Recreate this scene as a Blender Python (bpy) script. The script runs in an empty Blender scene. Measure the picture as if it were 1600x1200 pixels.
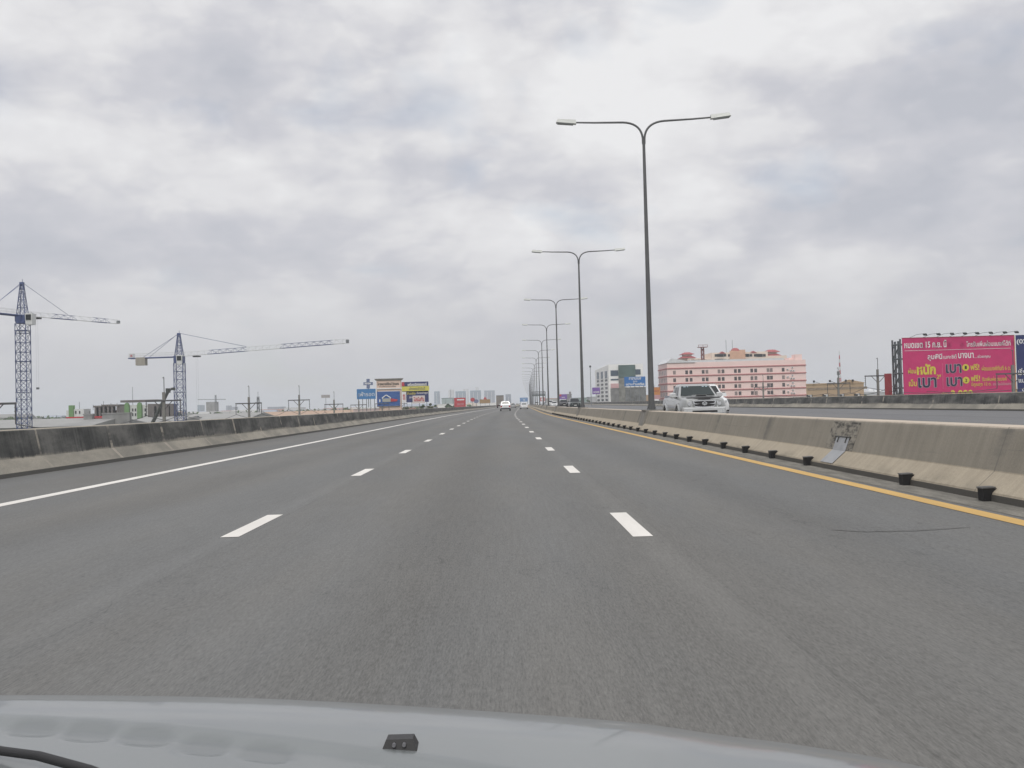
import bpy, math, random
from mathutils import Vector, Matrix
random.seed(7)
R = math.radians
sc = bpy.context.scene
C = sc.collection

# ------------------------------------------------------------------ camera
F = 1600.0                      # focal length in photo pixels (photo 1600 wide)
CAM = Vector((0, 0, 1.18))
dY = Vector((785 - 800, 600 - 632, -F)).normalized()      # where the road's direction lies
u_ = Vector((-0.0268, 1.0, 0.0))                          # lean of the verticals (roll)
dZ = (u_ - u_.dot(dY) * dY).normalized()
dX = dY.cross(dZ)
M3 = Matrix(((dX.x, dX.y, dX.z), (dY.x, dY.y, dY.z), (dZ.x, dZ.y, dZ.z)))  # cam -> world
camd = bpy.data.cameras.new('camera'); camd.sensor_width = 36; camd.lens = 36
camd.clip_start = 0.05; camd.clip_end = 20000
cam = bpy.data.objects.new('camera', camd); C.objects.link(cam)
cam.matrix_world = Matrix.Translation(CAM) @ M3.to_4x4()
sc.camera = cam
def W(px, py, D):
    """point at forward distance D metres seen at photo position px,py"""
    v = M3 @ Vector((px - 800, 600 - py, -F))
    return CAM + v * (D / v.y)

# ------------------------------------------------------------------ sky, sun, exposure
sc.view_settings.view_transform = 'Standard'; sc.view_settings.look = 'None'
sc.view_settings.gamma = 1.0; sc.view_settings.exposure = 0.0
wd = bpy.data.worlds.new('World'); sc.world = wd; wd.use_nodes = True
SUN_EL, SUN_AZ = 50, 186     # azimuth clockwise from the direction of travel
def build_world():
    nt = wd.node_tree; N = nt.nodes; L = nt.links; N.clear()
    def n(t, **k):
        x = N.new(t)
        for a, b in k.items(): setattr(x, a, b)
        return x
    def math_(op, a, b=None, c=None, clamp=False):
        m = n('ShaderNodeMath', operation=op, use_clamp=clamp)
        for i, v in enumerate((a, b, c)):
            if v is None: continue
            if isinstance(v, (int, float)): m.inputs[i].default_value = v
            else: L.new(v, m.inputs[i])
        return m.outputs[0]
    tc = n('ShaderNodeTexCoord'); sep = n('ShaderNodeSeparateXYZ')
    L.new(tc.outputs['Generated'], sep.inputs[0]); X, Y, Z = sep.outputs
    az = math_('ARCTAN2', X, Y); zc = math_('MAXIMUM', Z, 0.0)
    inv = math_('DIVIDE', 1.0, math_('ADD', zc, 0.16))
    cx = n('ShaderNodeCombineXYZ')
    L.new(az, cx.inputs[0]); L.new(math_('MULTIPLY', math_('POWER', zc, .85), 1.9), cx.inputs[1])
    def noise(sc_, det, rough, dist, off):
        ad = n('ShaderNodeVectorMath', operation='ADD'); L.new(cx.outputs[0], ad.inputs[0]); ad.inputs[1].default_value = off
        t = n('ShaderNodeTexNoise', noise_dimensions='2D'); L.new(ad.outputs[0], t.inputs['Vector'])
        t.inputs['Scale'].default_value = sc_; t.inputs['Detail'].default_value = det
        t.inputs['Roughness'].default_value = rough; t.inputs['Distortion'].default_value = dist
        return t.outputs[0]
    n1 = noise(2.7, 6, .5, .1, (3.1, 1.7, 0)); n2 = noise(9.0, 9, .56, .12, (7.3, 2.2, 1))
    # puffs: smooth cells whose outline is broken up by finer noise
    def puff(scale, off, warp):
        ad = n('ShaderNodeVectorMath', operation='ADD'); L.new(cx.outputs[0], ad.inputs[0]); ad.inputs[1].default_value = off
        wn = n('ShaderNodeTexNoise', noise_dimensions='2D'); wn.inputs['Scale'].default_value = scale * .9; wn.inputs['Detail'].default_value = 6; L.new(ad.outputs[0], wn.inputs['Vector'])
        wv = n('ShaderNodeVectorMath', operation='SCALE'); L.new(wn.outputs[1], wv.inputs[0]); wv.inputs[3].default_value = warp
        a2 = n('ShaderNodeVectorMath', operation='ADD'); L.new(ad.outputs[0], a2.inputs[0]); L.new(wv.outputs[0], a2.inputs[1])
        v = n('ShaderNodeTexVoronoi', feature='SMOOTH_F1', voronoi_dimensions='2D'); v.inputs['Scale'].default_value = scale; v.inputs['Detail'].default_value = 2; v.inputs['Roughness'].default_value = .45
        v.inputs['Smoothness'].default_value = .6; L.new(a2.outputs[0], v.inputs['Vector']); return v.outputs[0]
    p1 = puff(7.0, (2.2, .4, .3), .16); p2 = puff(20.0, (5.2, 1.4, .3), .06)
    lo = math_('SUBTRACT', n1, .5)
    fine = math_('ADD', math_('MULTIPLY', math_('SUBTRACT', .42, p1), .55), math_('MULTIPLY', math_('SUBTRACT', .42, p2), .22))
    t = math_('ADD', math_('MULTIPLY', lo, 1.1), math_('MULTIPLY', math_('SUBTRACT', n2, .5), .50))
    t = math_('ADD', t, math_('MULTIPLY', fine, 1.05)); t = math_('ADD', t, .765)
    # big cloud masses, placed by azimuth / elevation in the sky (px, py, sigx, sigy, amount)
    for px, py, sx, sy, am in ((150, 130, 190, 55, -.17), (560, 205, 170, 42, -.20), (1480, 235, 170, 60, -.27),
                               (500, 380, 230, 32, -.16), (1270, 350, 120, 30, -.15), (930, 310, 90, 40, -.12),
                               (640, 60, 150, 60, .26), (230, 262, 170, 24, .22), (1050, 130, 170, 90, .22),
                               (1300, 60, 260, 50, .22), (60, 30, 90, 25, .2), (1250, 420, 60, 14, .2), (780, 190, 90, 40, .16)):
        a0 = (px - 785) / F; e0 = (632 - py + .0268 * (785 - px) * 1) / F
        q1 = math_('POWER', math_('DIVIDE', math_('SUBTRACT', az, a0), sx / F), 2.0)
        q2 = math_('POWER', math_('DIVIDE', math_('SUBTRACT', Z, e0), sy / F), 2.0)
        g = math_('EXPONENT', math_('MULTIPLY', math_('ADD', q1, q2), -.5))
        t = math_('ADD', t, math_('MULTIPLY', g, am))
    ramp = n('ShaderNodeValToRGB'); L.new(t, ramp.inputs[0]); cr = ramp.color_ramp
    cr.elements[0].position = .05; cr.elements[0].color = (.520, .535, .590, 1)
    cr.elements[1].position = .98; cr.elements[1].color = (.850, .850, .860, 1)
    e = cr.elements.new(.40); e.color = (.622, .625, .668, 1)
    e = cr.elements.new(.66); e.color = (.755, .752, .770, 1)
    # thin even veil towards the horizon
    hz = n('ShaderNodeMapRange', interpolation_type='SMOOTHSTEP'); L.new(Z, hz.inputs[0])
    hz.inputs[1].default_value = .02; hz.inputs[2].default_value = .17; hz.inputs[3].default_value = .88; hz.inputs[4].default_value = 0
    mx = n('ShaderNodeMix', data_type='RGBA'); L.new(hz.outputs[0], mx.inputs[0])
    L.new(ramp.outputs[0], mx.inputs[6]); mx.inputs[7].default_value = (.575, .574, .596, 1)
    # brighter overhead
    up = math_('ADD', 1.0, math_('MULTIPLY', math_('MAXIMUM', math_('SUBTRACT', Z, .35), 0.0), .9))
    up = math_('MULTIPLY', up, 10.0)
    sc1 = n('ShaderNodeVectorMath', operation='SCALE'); L.new(mx.outputs[2], sc1.inputs[0]); L.new(up, sc1.inputs[3])
    sky = n('ShaderNodeTexSky', sky_type='NISHITA'); sky.sun_disc = False
    sky.sun_elevation = R(SUN_EL); sky.sun_rotation = R(SUN_AZ)
    # a few small blue rifts where the deck thins
    n3 = noise(5.2, 4, .5, .2, (11.3, 5.2, 4))
    gap = math_('MULTIPLY', math_('MULTIPLY', math_('SUBTRACT', n3, .60), 6.0, clamp=True), .30)
    for px, py, sx, sy, am in ((850, 0, 45, 16, .45), (5, 205, 45, 28, .40)):
        a0 = (px - 785) / F; e0 = (632 - py + .0268 * (785 - px)) / F
        q1 = math_('POWER', math_('DIVIDE', math_('SUBTRACT', az, a0), sx / F), 2.0)
        q2 = math_('POWER', math_('DIVIDE', math_('SUBTRACT', Z, e0), sy / F), 2.0)
        gap = math_('ADD', gap, math_('MULTIPLY', math_('EXPONENT', math_('MULTIPLY', math_('ADD', q1, q2), -.5)), am), clamp=True)
    mg = n('ShaderNodeMix', data_type='RGBA'); L.new(gap, mg.inputs[0])
    L.new(sc1.outputs[0], mg.inputs[6]); L.new(sky.outputs[0], mg.inputs[7])
    bg = n('ShaderNodeBackground'); L.new(mg.outputs[2], bg.inputs[0]); bg.inputs[1].default_value = .1
    out = n('ShaderNodeOutputWorld'); L.new(bg.outputs[0], out.inputs[0])
build_world()
sl = bpy.data.lights.new('sun', 'SUN'); sl.energy = 1.5; sl.angle = R(14); sl.color = (1, .96, .90)
so = bpy.data.objects.new('sun', sl); C.objects.link(so)
# sun high, behind the camera's right shoulder
sd = Vector((math.sin(R(SUN_AZ)) * math.cos(R(SUN_EL)), math.cos(R(SUN_AZ)) * math.cos(R(SUN_EL)), math.sin(R(SUN_EL))))
so.rotation_euler = sd.to_track_quat('Z', 'Y').to_euler()
sc.cycles.volume_bounces = 1; sc.cycles.max_bounces = 6

# ------------------------------------------------------------------ materials
MATS = {}
def mat(name, col, rough=.7, metal=0.0, var=0.0, vscale=1.0, bump=0.0, bscale=20, spec=.4, emit=None):
    if name in MATS: return MATS[name]
    m = bpy.data.materials.new(name); m.use_nodes = True; nt = m.node_tree; p = nt.nodes['Principled BSDF']
    p.inputs['Base Color'].default_value = (*col, 1); p.inputs['Roughness'].default_value = rough
    p.inputs['Metallic'].default_value = metal; p.inputs['Specular IOR Level'].default_value = spec
    tc = nt.nodes.new('ShaderNodeTexCoord')
    nz = nt.nodes.new('ShaderNodeTexNoise'); nz.inputs['Scale'].default_value = vscale; nz.inputs['Detail'].default_value = 6
    nt.links.new(tc.outputs['Object'], nz.inputs['Vector'])
    v = var if var else .08
    mr = nt.nodes.new('ShaderNodeMapRange'); mr.inputs[1].default_value = .3; mr.inputs[2].default_value = .7
    mr.inputs[3].default_value = 1 - v; mr.inputs[4].default_value = 1 + v
    nt.links.new(nz.outputs[0], mr.inputs[0])
    vm = nt.nodes.new('ShaderNodeVectorMath'); vm.operation = 'SCALE'; vm.inputs[0].default_value = col
    nt.links.new(mr.outputs[0], vm.inputs[3]); nt.links.new(vm.outputs[0], p.inputs['Base Color'])
    if bump:
        b = nt.nodes.new('ShaderNodeBump'); b.inputs['Strength'].default_value = bump
        n2 = nt.nodes.new('ShaderNodeTexNoise'); n2.inputs['Scale'].default_value = bscale
        nt.links.new(tc.outputs['Object'], n2.inputs['Vector']); nt.links.new(n2.outputs[0], b.inputs['Height'])
        nt.links.new(b.outputs[0], p.inputs['Normal'])
    MATS[name] = m; return m

class NB:
    """small node-graph writer for the larger procedural materials (UV = metres across, metres along)"""
    def __init__(s, name, rough=.85, coord='UV'):
        s.m = bpy.data.materials.new(name); s.m.use_nodes = True; s.nt = s.m.node_tree
        s.p = s.nt.nodes['Principled BSDF']; s.p.inputs['Roughness'].default_value = rough
        s.p.inputs['Specular IOR Level'].default_value = .3
        s.tc = s.nt.nodes.new('ShaderNodeTexCoord'); s.co = s.tc.outputs[coord]
        sp = s.nt.nodes.new('ShaderNodeSeparateXYZ'); s.nt.links.new(s.co, sp.inputs[0]); s.x, s.y, s.z = sp.outputs
    def link(s, v, inp):
        if isinstance(v, (int, float)): inp.default_value = v
        elif isinstance(v, tuple): inp.default_value = (*v, 1) if len(v) == 3 and inp.type == 'RGBA' else v
        else: s.nt.links.new(v, inp)
    def math(s, op, a, b=None, clamp=False):
        n = s.nt.nodes.new('ShaderNodeMath'); n.operation = op; n.use_clamp = clamp
        s.link(a, n.inputs[0])
        if b is not None: s.link(b, n.inputs[1])
        return n.outputs[0]
    def noise(s, scale=(1, 1, 1), det=5, rough=.55, off=(0, 0, 0)):
        mp = s.nt.nodes.new('ShaderNodeMapping'); s.nt.links.new(s.co, mp.inputs[0])
        mp.inputs['Scale'].default_value = scale; mp.inputs['Location'].default_value = off
        n = s.nt.nodes.new('ShaderNodeTexNoise'); n.inputs['Scale'].default_value = 1
        n.inputs['Detail'].default_value = det; n.inputs['Roughness'].default_value = rough
        s.nt.links.new(mp.outputs[0], n.inputs['Vector']); return n.outputs[0]
    def rng(s, v, a, b, c=0.0, d=1.0, smooth=True):
        n = s.nt.nodes.new('ShaderNodeMapRange'); n.interpolation_type = 'SMOOTHSTEP' if smooth else 'LINEAR'
        s.link(v, n.inputs[0])
        for i, q in enumerate((a, b, c, d)): s.link(q, n.inputs[i + 1])
        return n.outputs[0]
    def mix(s, f, a, b, blend='MIX'):
        n = s.nt.nodes.new('ShaderNodeMix'); n.data_type = 'RGBA'; n.blend_type = blend
        s.link(f, n.inputs[0]); s.link(a, n.inputs[6]); s.link(b, n.inputs[7]); return n.outputs[2]
    def scale(s, col, f):
        n = s.nt.nodes.new('ShaderNodeVectorMath'); n.operation = 'SCALE'; s.link(col, n.inputs[0]); s.link(f, n.inputs[3]); return n.outputs[0]
    def done(s, col, bump=None, strength=.2, dist=.01, rough=None):
        s.link(col, s.p.inputs['Base Color'])
        if rough is not None: s.link(rough, s.p.inputs['Roughness'])
        if bump is not None:
            b = s.nt.nodes.new('ShaderNodeBump'); b.inputs['Strength'].default_value = strength
            b.inputs['Distance'].default_value = dist
            s.nt.links.new(bump, b.inputs['Height']); s.nt.links.new(b.outputs[0], s.p.inputs['Normal'])
        return s.m

def band(b, x, c, w):      # smooth bump of half-width w around c
    return b.rng(b.math('ABSOLUTE', b.math('SUBTRACT', x, c)), 0.0, w, 1.0, 0.0)

def asphalt(name, base, lanes, seams):
    b = NB(name, .82)
    big = b.noise((.25, .03, 1), 5, .6); mid = b.noise((1.3, .25, 1), 6, .6, (3, 1, 0))
    streak = b.noise((30, 1.6, 1), 6, .7); grain = b.noise((110, 13, 1), 3, .75, (5, 2, 0))
    spk = b.noise((160, 60, 1), 2, .6, (1, 9, 0))
    f = b.math('ADD', b.rng(big, .3, .7, .94, 1.06), b.rng(mid, .3, .7, -.035, .035))
    f = b.math('ADD', f, b.rng(streak, .32, .68, -.08, .08))
    f = b.math('ADD', f, b.rng(grain, .3, .7, -.28, .28, False))
    f = b.math('ADD', f, b.math('MULTIPLY', b.rng(spk, .60, .76), .45))
    wob = b.math('MULTIPLY', b.math('SUBTRACT', b.noise((.1, .02, 1), 3, .5, (8, 8, 8)), .5), .8)
    xx = b.math('ADD', b.x, wob)
    for c in lanes:                                   # polished wheel paths and the oily strip between
        f = b.math('ADD', f, b.math('MULTIPLY', band(b, xx, c - .85, .55), .05))
        f = b.math('ADD', f, b.math('MULTIPLY', band(b, xx, c + .85, .55), .05))
        f = b.math('SUBTRACT', f, b.math('MULTIPLY', band(b, xx, c, .55), .07))
    for c in seams:                                   # paving seams along the lane lines
        f = b.math('ADD', f, b.math('MULTIPLY', band(b, b.x, c, .22), .10))
        f = b.math('SUBTRACT', f, b.math('MULTIPLY', band(b, b.x, c + .16, .02), .09))
    # hairline cracks
    ck = b.noise((.9, .35, 1), 3, .6, (2, 5, 3)); cr = b.math('ABSOLUTE', b.math('SUBTRACT', ck, .5))
    cm = b.math('MULTIPLY', b.rng(cr, 0.0, .004, 1.0, 0.0), b.rng(b.noise((.12, .05, 1), 2, .5, (4, 4, 4)), .56, .66))
    f = b.math('SUBTRACT', f, b.math('MULTIPLY', cm, .18))
    tint = b.mix(b.rng(b.noise((.5, .06, 1), 4, .6, (6, 1, 2)), .35, .65), base, tuple(c * k for c, k in zip(base, (1.03, 1.0, .96))))
    return b.done(b.scale(tint, f), grain, .35, .004)

M_ROAD = asphalt('asphalt', (.136, .138, .135), (-4.7, -.70, 2.9), (-2.62, 1.22))
M_ROAD2 = asphalt('asphalt_opposite', (.142, .145, .150), (8.2, 11.9, 15.6, 19.3), (10.1, 13.8, 17.5))
def parapet_material(name, phase):
    b = NB(name, .9)       # x = height above road, y = along
    h, s = b.x, b.y
    streak = b.noise((.9, 9, 1), 5, .65); cloud = b.noise((1.6, .5, 1), 6, .6, (4, 2, 1)); fine = b.noise((30, 30, 1), 4, .7)
    blotch = b.noise((.8, .16, 1), 4, .6, (9, 9, 2))
    dirty = b.mix(b.rng(b.math('ADD', b.math('MULTIPLY', streak, .38), b.math('MULTIPLY', cloud, .62)), .33, .68), (.046, .048, .046), (.150, .148, .138))
    dirty = b.mix(b.rng(cloud, .48, .78), dirty, (.19, .185, .17))
    clean = b.mix(b.rng(cloud, .3, .7), (.33, .305, .255), (.20, .19, .165))
    edge = b.math('ADD', .385, b.math('MULTIPLY', b.math('SUBTRACT', blotch, .5), .40))
    edge = b.math('ADD', edge, b.math('MULTIPLY', b.math('SUBTRACT', streak, .5), .12))
    up = b.rng(b.math('SUBTRACT', h, edge), -.03, .03)
    col = b.mix(up, clean, dirty)
    top = b.rng(h, .905, .93); col = b.mix(top, col, (.42, .38, .31))
    # joints every ~4 m, run-down pale streaks
    fr = b.math('FRACT', b.math('DIVIDE', b.math('ADD', s, phase), 4.05))
    d = b.math('ABSOLUTE', b.math('SUBTRACT', fr, .5))
    wd_ = b.rng(b.noise((.01, .247, 1), 0, .5, (0, .3, 0)), .3, .7, .006, .035, False)
    j = b.math('MULTIPLY', b.rng(d, b.math('MULTIPLY', wd_, .6), wd_, 1.0, 0.0), b.rng(b.noise((3, .2, 1), 3, .5, (1, 2, 3)), .38, .55))
    col = b.mix(j, col, (.37, .335, .28))
    jl = b.rng(d, .002, .004, 1.0, 0.0); col = b.mix(b.math('MULTIPLY', jl, .5), col, (.10, .10, .09))
    kerb = b.rng(h, .075, .09, 1.0, 0.0); col = b.mix(kerb, col, (.07, .068, .062))
    return b.done(b.scale(col, b.rng(fine, .3, .7, .88, 1.12)), fine, .35, .01)
M_PAR = parapet_material('weathered_parapet', 0)
M_PAR2 = parapet_material('weathered_parapet_far', 1.7)
def barrier_material():
    b = NB('median_concrete', .85)
    h, s = b.x, b.y
    cloud = b.noise((1.5, .35, 1), 6, .6); fine = b.noise((40, 40, 1), 4, .7); streak = b.noise((.8, 6, 1), 5, .6, (2, 2, 2))
    c = b.mix(b.rng(h, .285, .30), (.365, .318, .245), (.245, .224, .185))  # upper face painted darker: its weaker light is put into the concrete colour
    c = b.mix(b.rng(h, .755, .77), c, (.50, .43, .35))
    c = b.scale(c, b.math('ADD', b.rng(cloud, .3, .7, .93, 1.06), b.rng(streak, .3, .7, -.09, .08)))
    dr = b.math('MULTIPLY', b.rng(b.noise((.6, 3.2, 1), 4, .6, (5, 7, 1)), .56, .72), b.rng(h, .30, .75))
    c = b.mix(b.math('MULTIPLY', dr, .38), c, (.16, .15, .125))
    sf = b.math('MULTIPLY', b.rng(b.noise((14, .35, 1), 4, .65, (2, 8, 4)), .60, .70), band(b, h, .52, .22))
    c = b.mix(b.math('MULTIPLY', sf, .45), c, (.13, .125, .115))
    # cold joints: a soft dark smear at some of them
    fr = b.math('FRACT', b.math('DIVIDE', b.math('ADD', s, 1.2), 5.0)); d = b.math('ABSOLUTE', b.math('SUBTRACT', fr, .5))
    sm = b.math('MULTIPLY', b.rng(d, .01, .05, 1.0, 0.0), b.rng(b.noise((2.5, .4, 1), 4, .6, (3, 3, 3)), .40, .62))
    sm = b.math('MULTIPLY', sm, b.rng(h, .28, .34)); sm = b.math('MULTIPLY', sm, b.rng(h, .75, .76, 1.0, 0.0))
    c = b.mix(b.math('MULTIPLY', sm, .65), c, (.12, .115, .105))
    c = b.mix(b.math('MULTIPLY', b.rng(d, .0015, .004, 1.0, 0.0), .5), c, (.12, .115, .10))
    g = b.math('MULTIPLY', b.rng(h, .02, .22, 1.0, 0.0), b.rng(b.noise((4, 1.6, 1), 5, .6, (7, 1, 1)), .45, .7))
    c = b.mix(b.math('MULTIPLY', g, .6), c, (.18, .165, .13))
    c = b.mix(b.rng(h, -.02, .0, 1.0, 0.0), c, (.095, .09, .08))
    return b.done(b.scale(c, b.rng(fine, .3, .7, .92, 1.08)), fine, .2, .006)
M_MED = barrier_material()
def paint_mat(name, col, wear):
    b = NB(name, .65)
    n1 = b.noise((18, 5, 1), 6, .75); n2 = b.noise((3, .5, 1), 4, .6, (3, 1, 2))
    f = b.rng(b.math('ADD', b.math('MULTIPLY', n1, .75), b.math('MULTIPLY', n2, .25)), .58, .70)
    c = b.mix(b.math('MULTIPLY', f, wear), col, (.17, .165, .155))
    c = b.scale(c, b.rng(n2, .3, .7, .92, 1.05))
    return b.done(c, n1, .15, .003)
M_WHITE = paint_mat('white_road_paint', (.70, .675, .63), .6)
M_YEL = paint_mat('yellow_road_paint', (.56, .36, .12), .5)
def gutter_mat():
    b = NB('gutter_concrete', .9)
    n1 = b.noise((6, 1.2, 1), 6, .65); n2 = b.noise((30, 20, 1), 4, .7)
    c = b.mix(b.rng(n1, .35, .65), (.13, .125, .11), (.21, .20, .175))
    return b.done(b.scale(c, b.rng(n2, .3, .7, .85, 1.15)), n2, .5, .01)
M_GUT = gutter_mat()
def ground_mat():
    b = NB('city_ground', .95, 'Object')
    n1 = b.noise((.012, .012, .012), 6, .6); n2 = b.noise((.05, .05, .05), 6, .6, (40, 3, 3))
    c = b.mix(b.rng(n1, .4, .6), (.055, .080, .035), (.17, .16, .13)); c = b.mix(b.rng(n2, .5, .62), c, (.24, .23, .21))
    return b.done(c)
GLASS = mat('dark_glass', (.015, .018, .02), .12, spec=.3)
STEEL = mat('galvanised_steel', (.20, .215, .225), .45, .3, .10, 3)
LUMI = mat('luminaire_shell', (.62, .64, .61), .5)
LENS = mat('luminaire_glass', (.30, .32, .32), .2)
CONC = mat('plain_concrete', (.27, .26, .24), .9, 0, .15, .6, .3, 8)
TYRE = mat('tyre_rubber', (.018, .018, .018), .8); RIM = mat('alloy_rim', (.45, .46, .47), .35, .7)
BLACK = mat('black_plastic', (.02, .02, .021), .5); CHROME = mat('chrome', (.75, .76, .77), .18, .85)
LAMPG = mat('headlamp_glass', (.55, .57, .58), .12, .2, spec=.8); REDL = mat('red_lamp', (.35, .02, .02), .25)
PLATE = mat('number_plate_white', (.65, .65, .63), .5)

# ------------------------------------------------------------------ mesh builder
class MB:
    def __init__(s): s.v = []; s.f = []; s.m = []; s.mats = []
    def mi(s, m):
        if m not in s.mats: s.mats.append(m)
        return s.mats.index(m)
    def add(s, vs, fs, m):
        o = len(s.v); s.v += [tuple(v) for v in vs]; k = s.mi(m)
        for f in fs: s.f.append([o + i for i in f]); s.m.append(k)
        return s
    def box(s, x0, x1, y0, y1, z0, z1, m):
        vs = [(x, y, z) for x in (x0, x1) for y in (y0, y1) for z in (z0, z1)]
        return s.add(vs, [(0, 1, 3, 2), (4, 6, 7, 5), (0, 4, 5, 1), (2, 3, 7, 6), (0, 2, 6, 4), (1, 5, 7, 3)], m)
    def hexa(s, b, t, m):      # bottom 4 pts (ccw), top 4 pts
        return s.add(list(b) + list(t), [(3, 2, 1, 0), (4, 5, 6, 7), (0, 1, 5, 4), (1, 2, 6, 5), (2, 3, 7, 6), (3, 0, 4, 7)], m)
    def quad(s, a, b, c, d, m): return s.add([a, b, c, d], [(0, 1, 2, 3)], m)
    def tube(s, path, r, m, n=8, caps=True):
        path = [Vector(p) for p in path]; rs = r if isinstance(r, (list, tuple)) else [r] * len(path)
        o = len(s.v); k = s.mi(m); ref = None
        for i, p in enumerate(path):
            t = (path[min(i + 1, len(path) - 1)] - path[max(i - 1, 0)]).normalized()
            if ref is None: ref = Vector((0, 0, 1)) if abs(t.z) < .9 else Vector((1, 0, 0))
            a = t.cross(ref)
            if a.length < 1e-4: a = t.cross(Vector((0, 1, 0)))
            a.normalize(); c = t.cross(a); ref = a.cross(t) if False else ref
            for j in range(n):
                q = 2 * math.pi * j / n
                s.v.append(tuple(p + (a * math.cos(q) + c * math.sin(q)) * rs[i]))
        for i in range(len(path) - 1):
            for j in range(n):
                s.f.append([o + i * n + j, o + i * n + (j + 1) % n, o + (i + 1) * n + (j + 1) % n, o + (i + 1) * n + j]); s.m.append(k)
        if caps:
            s.f.append([o + j for j in range(n)][::-1]); s.m.append(k)
            e = o + (len(path) - 1) * n; s.f.append([e + j for j in range(n)]); s.m.append(k)
        return s
    def bar(s, a, b, r, m): return s.tube([a, b], r, m, 4, False)
    def rings(s, rings, m, caps=True):     # list of equal-length rings
        o = len(s.v); n = len(rings[0]); k = s.mi(m)
        for r_ in rings: s.v += [tuple(p) for p in r_]
        for i in range(len(rings) - 1):
            for j in range(n):
                s.f.append([o + i * n + j, o + i * n + (j + 1) % n, o + (i + 1) * n + (j + 1) % n, o + (i + 1) * n + j]); s.m.append(k)
        if caps:
            s.f.append([o + j for j in range(n)][::-1]); s.m.append(k)
            e = o + (len(rings) - 1) * n; s.f.append([e + j for j in range(n)]); s.m.append(k)
        return s
    def disc(s, c, r, y0, y1, m, n=20, axis='x', ry=None):
        ry = ry or r; rings = []
        for a in (y0, y1):
            rg = []
            for j in range(n):
                q = 2 * math.pi * j / n; u, w = math.cos(q) * r, math.sin(q) * ry
                rg.append((a, c[0] + u, c[1] + w) if axis == 'x' else ((c[0] + u, a, c[1] + w) if axis == 'y' else (c[0] + u, c[1] + w, a)))
            rings.append(rg)
        return s.rings(rings, m)
    def build(s, name, parent=None, loc=None, smooth=None, uv=None):
        me = bpy.data.meshes.new(name); me.from_pydata(s.v, [], s.f)
        for m in s.mats: me.materials.append(m)
        me.polygons.foreach_set('material_index', s.m)
        import bmesh
        if uv is None:
            bm = bmesh.new(); bm.from_mesh(me); bmesh.ops.recalc_face_normals(bm, faces=bm.faces); bm.to_mesh(me); bm.free()
        else:
            lay = me.uv_layers.new(name='UVMap')
            for lp in me.loops: lay.data[lp.index].uv = uv[lp.vertex_index]
        if smooth:
            me.polygons.foreach_set('use_smooth', [True] * len(me.polygons)); me.set_sharp_from_angle(angle=R(smooth))
        me.update()
        o = bpy.data.objects.new(name, me); C.objects.link(o)
        if parent: o.parent = parent
        if loc is not None: o.location = loc
        return o
def tag(o, label=None, cat=None, group=None, kind=None):
    if label: o['label'] = label
    if cat: o['category'] = cat
    if group: o['group'] = group
    if kind: o['kind'] = kind
    return o
def thing(name, label, cat, loc=(0, 0, 0), rz=0, group=None):
    o = bpy.data.objects.new(name, None); C.objects.link(o); o.location = loc; o.rotation_euler = (0, 0, rz)
    o.empty_display_size = .3
    return tag(o, label, cat, group)
KIDS = {}
def copy_tree(o, parent=None):
    c = o.copy(); C.objects.link(c)
    if parent: c.parent = parent
    for ch in [k for k in C.objects if k.parent == o]: copy_tree(ch, c)
    return c

# ------------------------------------------------------------------ road alignment
HD = [(-100, 0), (78, 0), (140, .0185), (340, .0192), (600, .026), (1500, .032), (5000, .034)]
def heading(y):
    for (a, p), (b, q) in zip(HD, HD[1:]):
        if y <= b: return p + (q - p) * max(0, (y - a)) / (b - a)
    return HD[-1][1]
_DR = [0.0]
for i in range(1, 2700): _DR.append(_DR[-1] + heading(i * 1.0 - .5))
def drift(y):
    if y <= 0: return 0.0
    y = min(y, 2698); i = int(y); return _DR[i] + (_DR[i + 1] - _DR[i]) * (y - i)
YS = [-40 + 4 * i for i in range(60)] + [200 + 10 * i for i in range(20)] + [400 + 25 * i for i in range(85)]
GZ = -12.0     # city ground below the elevated deck
def extrude(name, profile, m, ys=None, parent=None, smooth=None):
    """profile: list of (x, z, u) swept along the road; UV = (u, along)"""
    ys = ys or YS; b = MB(); n = len(profile); uv = []; k = b.mi(m)
    for y in ys:
        d = drift(y)
        for x, z, u in profile: b.v.append((x + d, y, z)); uv.append((u, y))
    for i in range(len(ys) - 1):
        for j in range(n - 1):
            b.f.append([i * n + j, i * n + j + 1, (i + 1) * n + j + 1, (i + 1) * n + j]); b.m.append(k)
    return b.build(name, parent, uv=uv, smooth=smooth)
def opz(x): return .15 + .02 * (x - 6.2) / 19.3     # the far carriageway's crossfall

g = MB(); g.quad((-7000, -600, GZ), (7000, -600, GZ), (7000, 9000, GZ), (-7000, 9000, GZ), ground_mat())
tag(g.build('ground'), kind='structure')
tag(extrude('bridge_deck', [(-10.45, -.25, 0), (-10.45, -1.3, 0), (-8.5, -2.4, 0), (24, -2.4, 0), (26.2, -1.3, 0), (26.2, -.25, 0)], CONC), kind='structure')
tag(extrude('road', [(-9.75, 0, -9.75), (-5, 0, -5), (0, 0, 0), (4.8, 0, 4.8)], M_ROAD), kind='structure')
tag(extrude('gutter', [(4.8, .003, 4.8), (5.4, .010, 5.4)], M_GUT), kind='structure')
tag(extrude('opposite_road', [(6.2, opz(6.2), 6.2), (12, opz(12), 12), (18, opz(18), 18), (25.7, opz(25.7), 25.7)], M_ROAD2), kind='structure')
Z1 = .004
tag(extrude('edge_line', [(-6.94, Z1, -6.94), (-6.71, Z1, -6.71)], M_WHITE), kind='structure')
tag(extrude('yellow_line', [(4.50, Z1, 4.50), (4.70, Z1, 4.70)], M_YEL), kind='structure')
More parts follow.
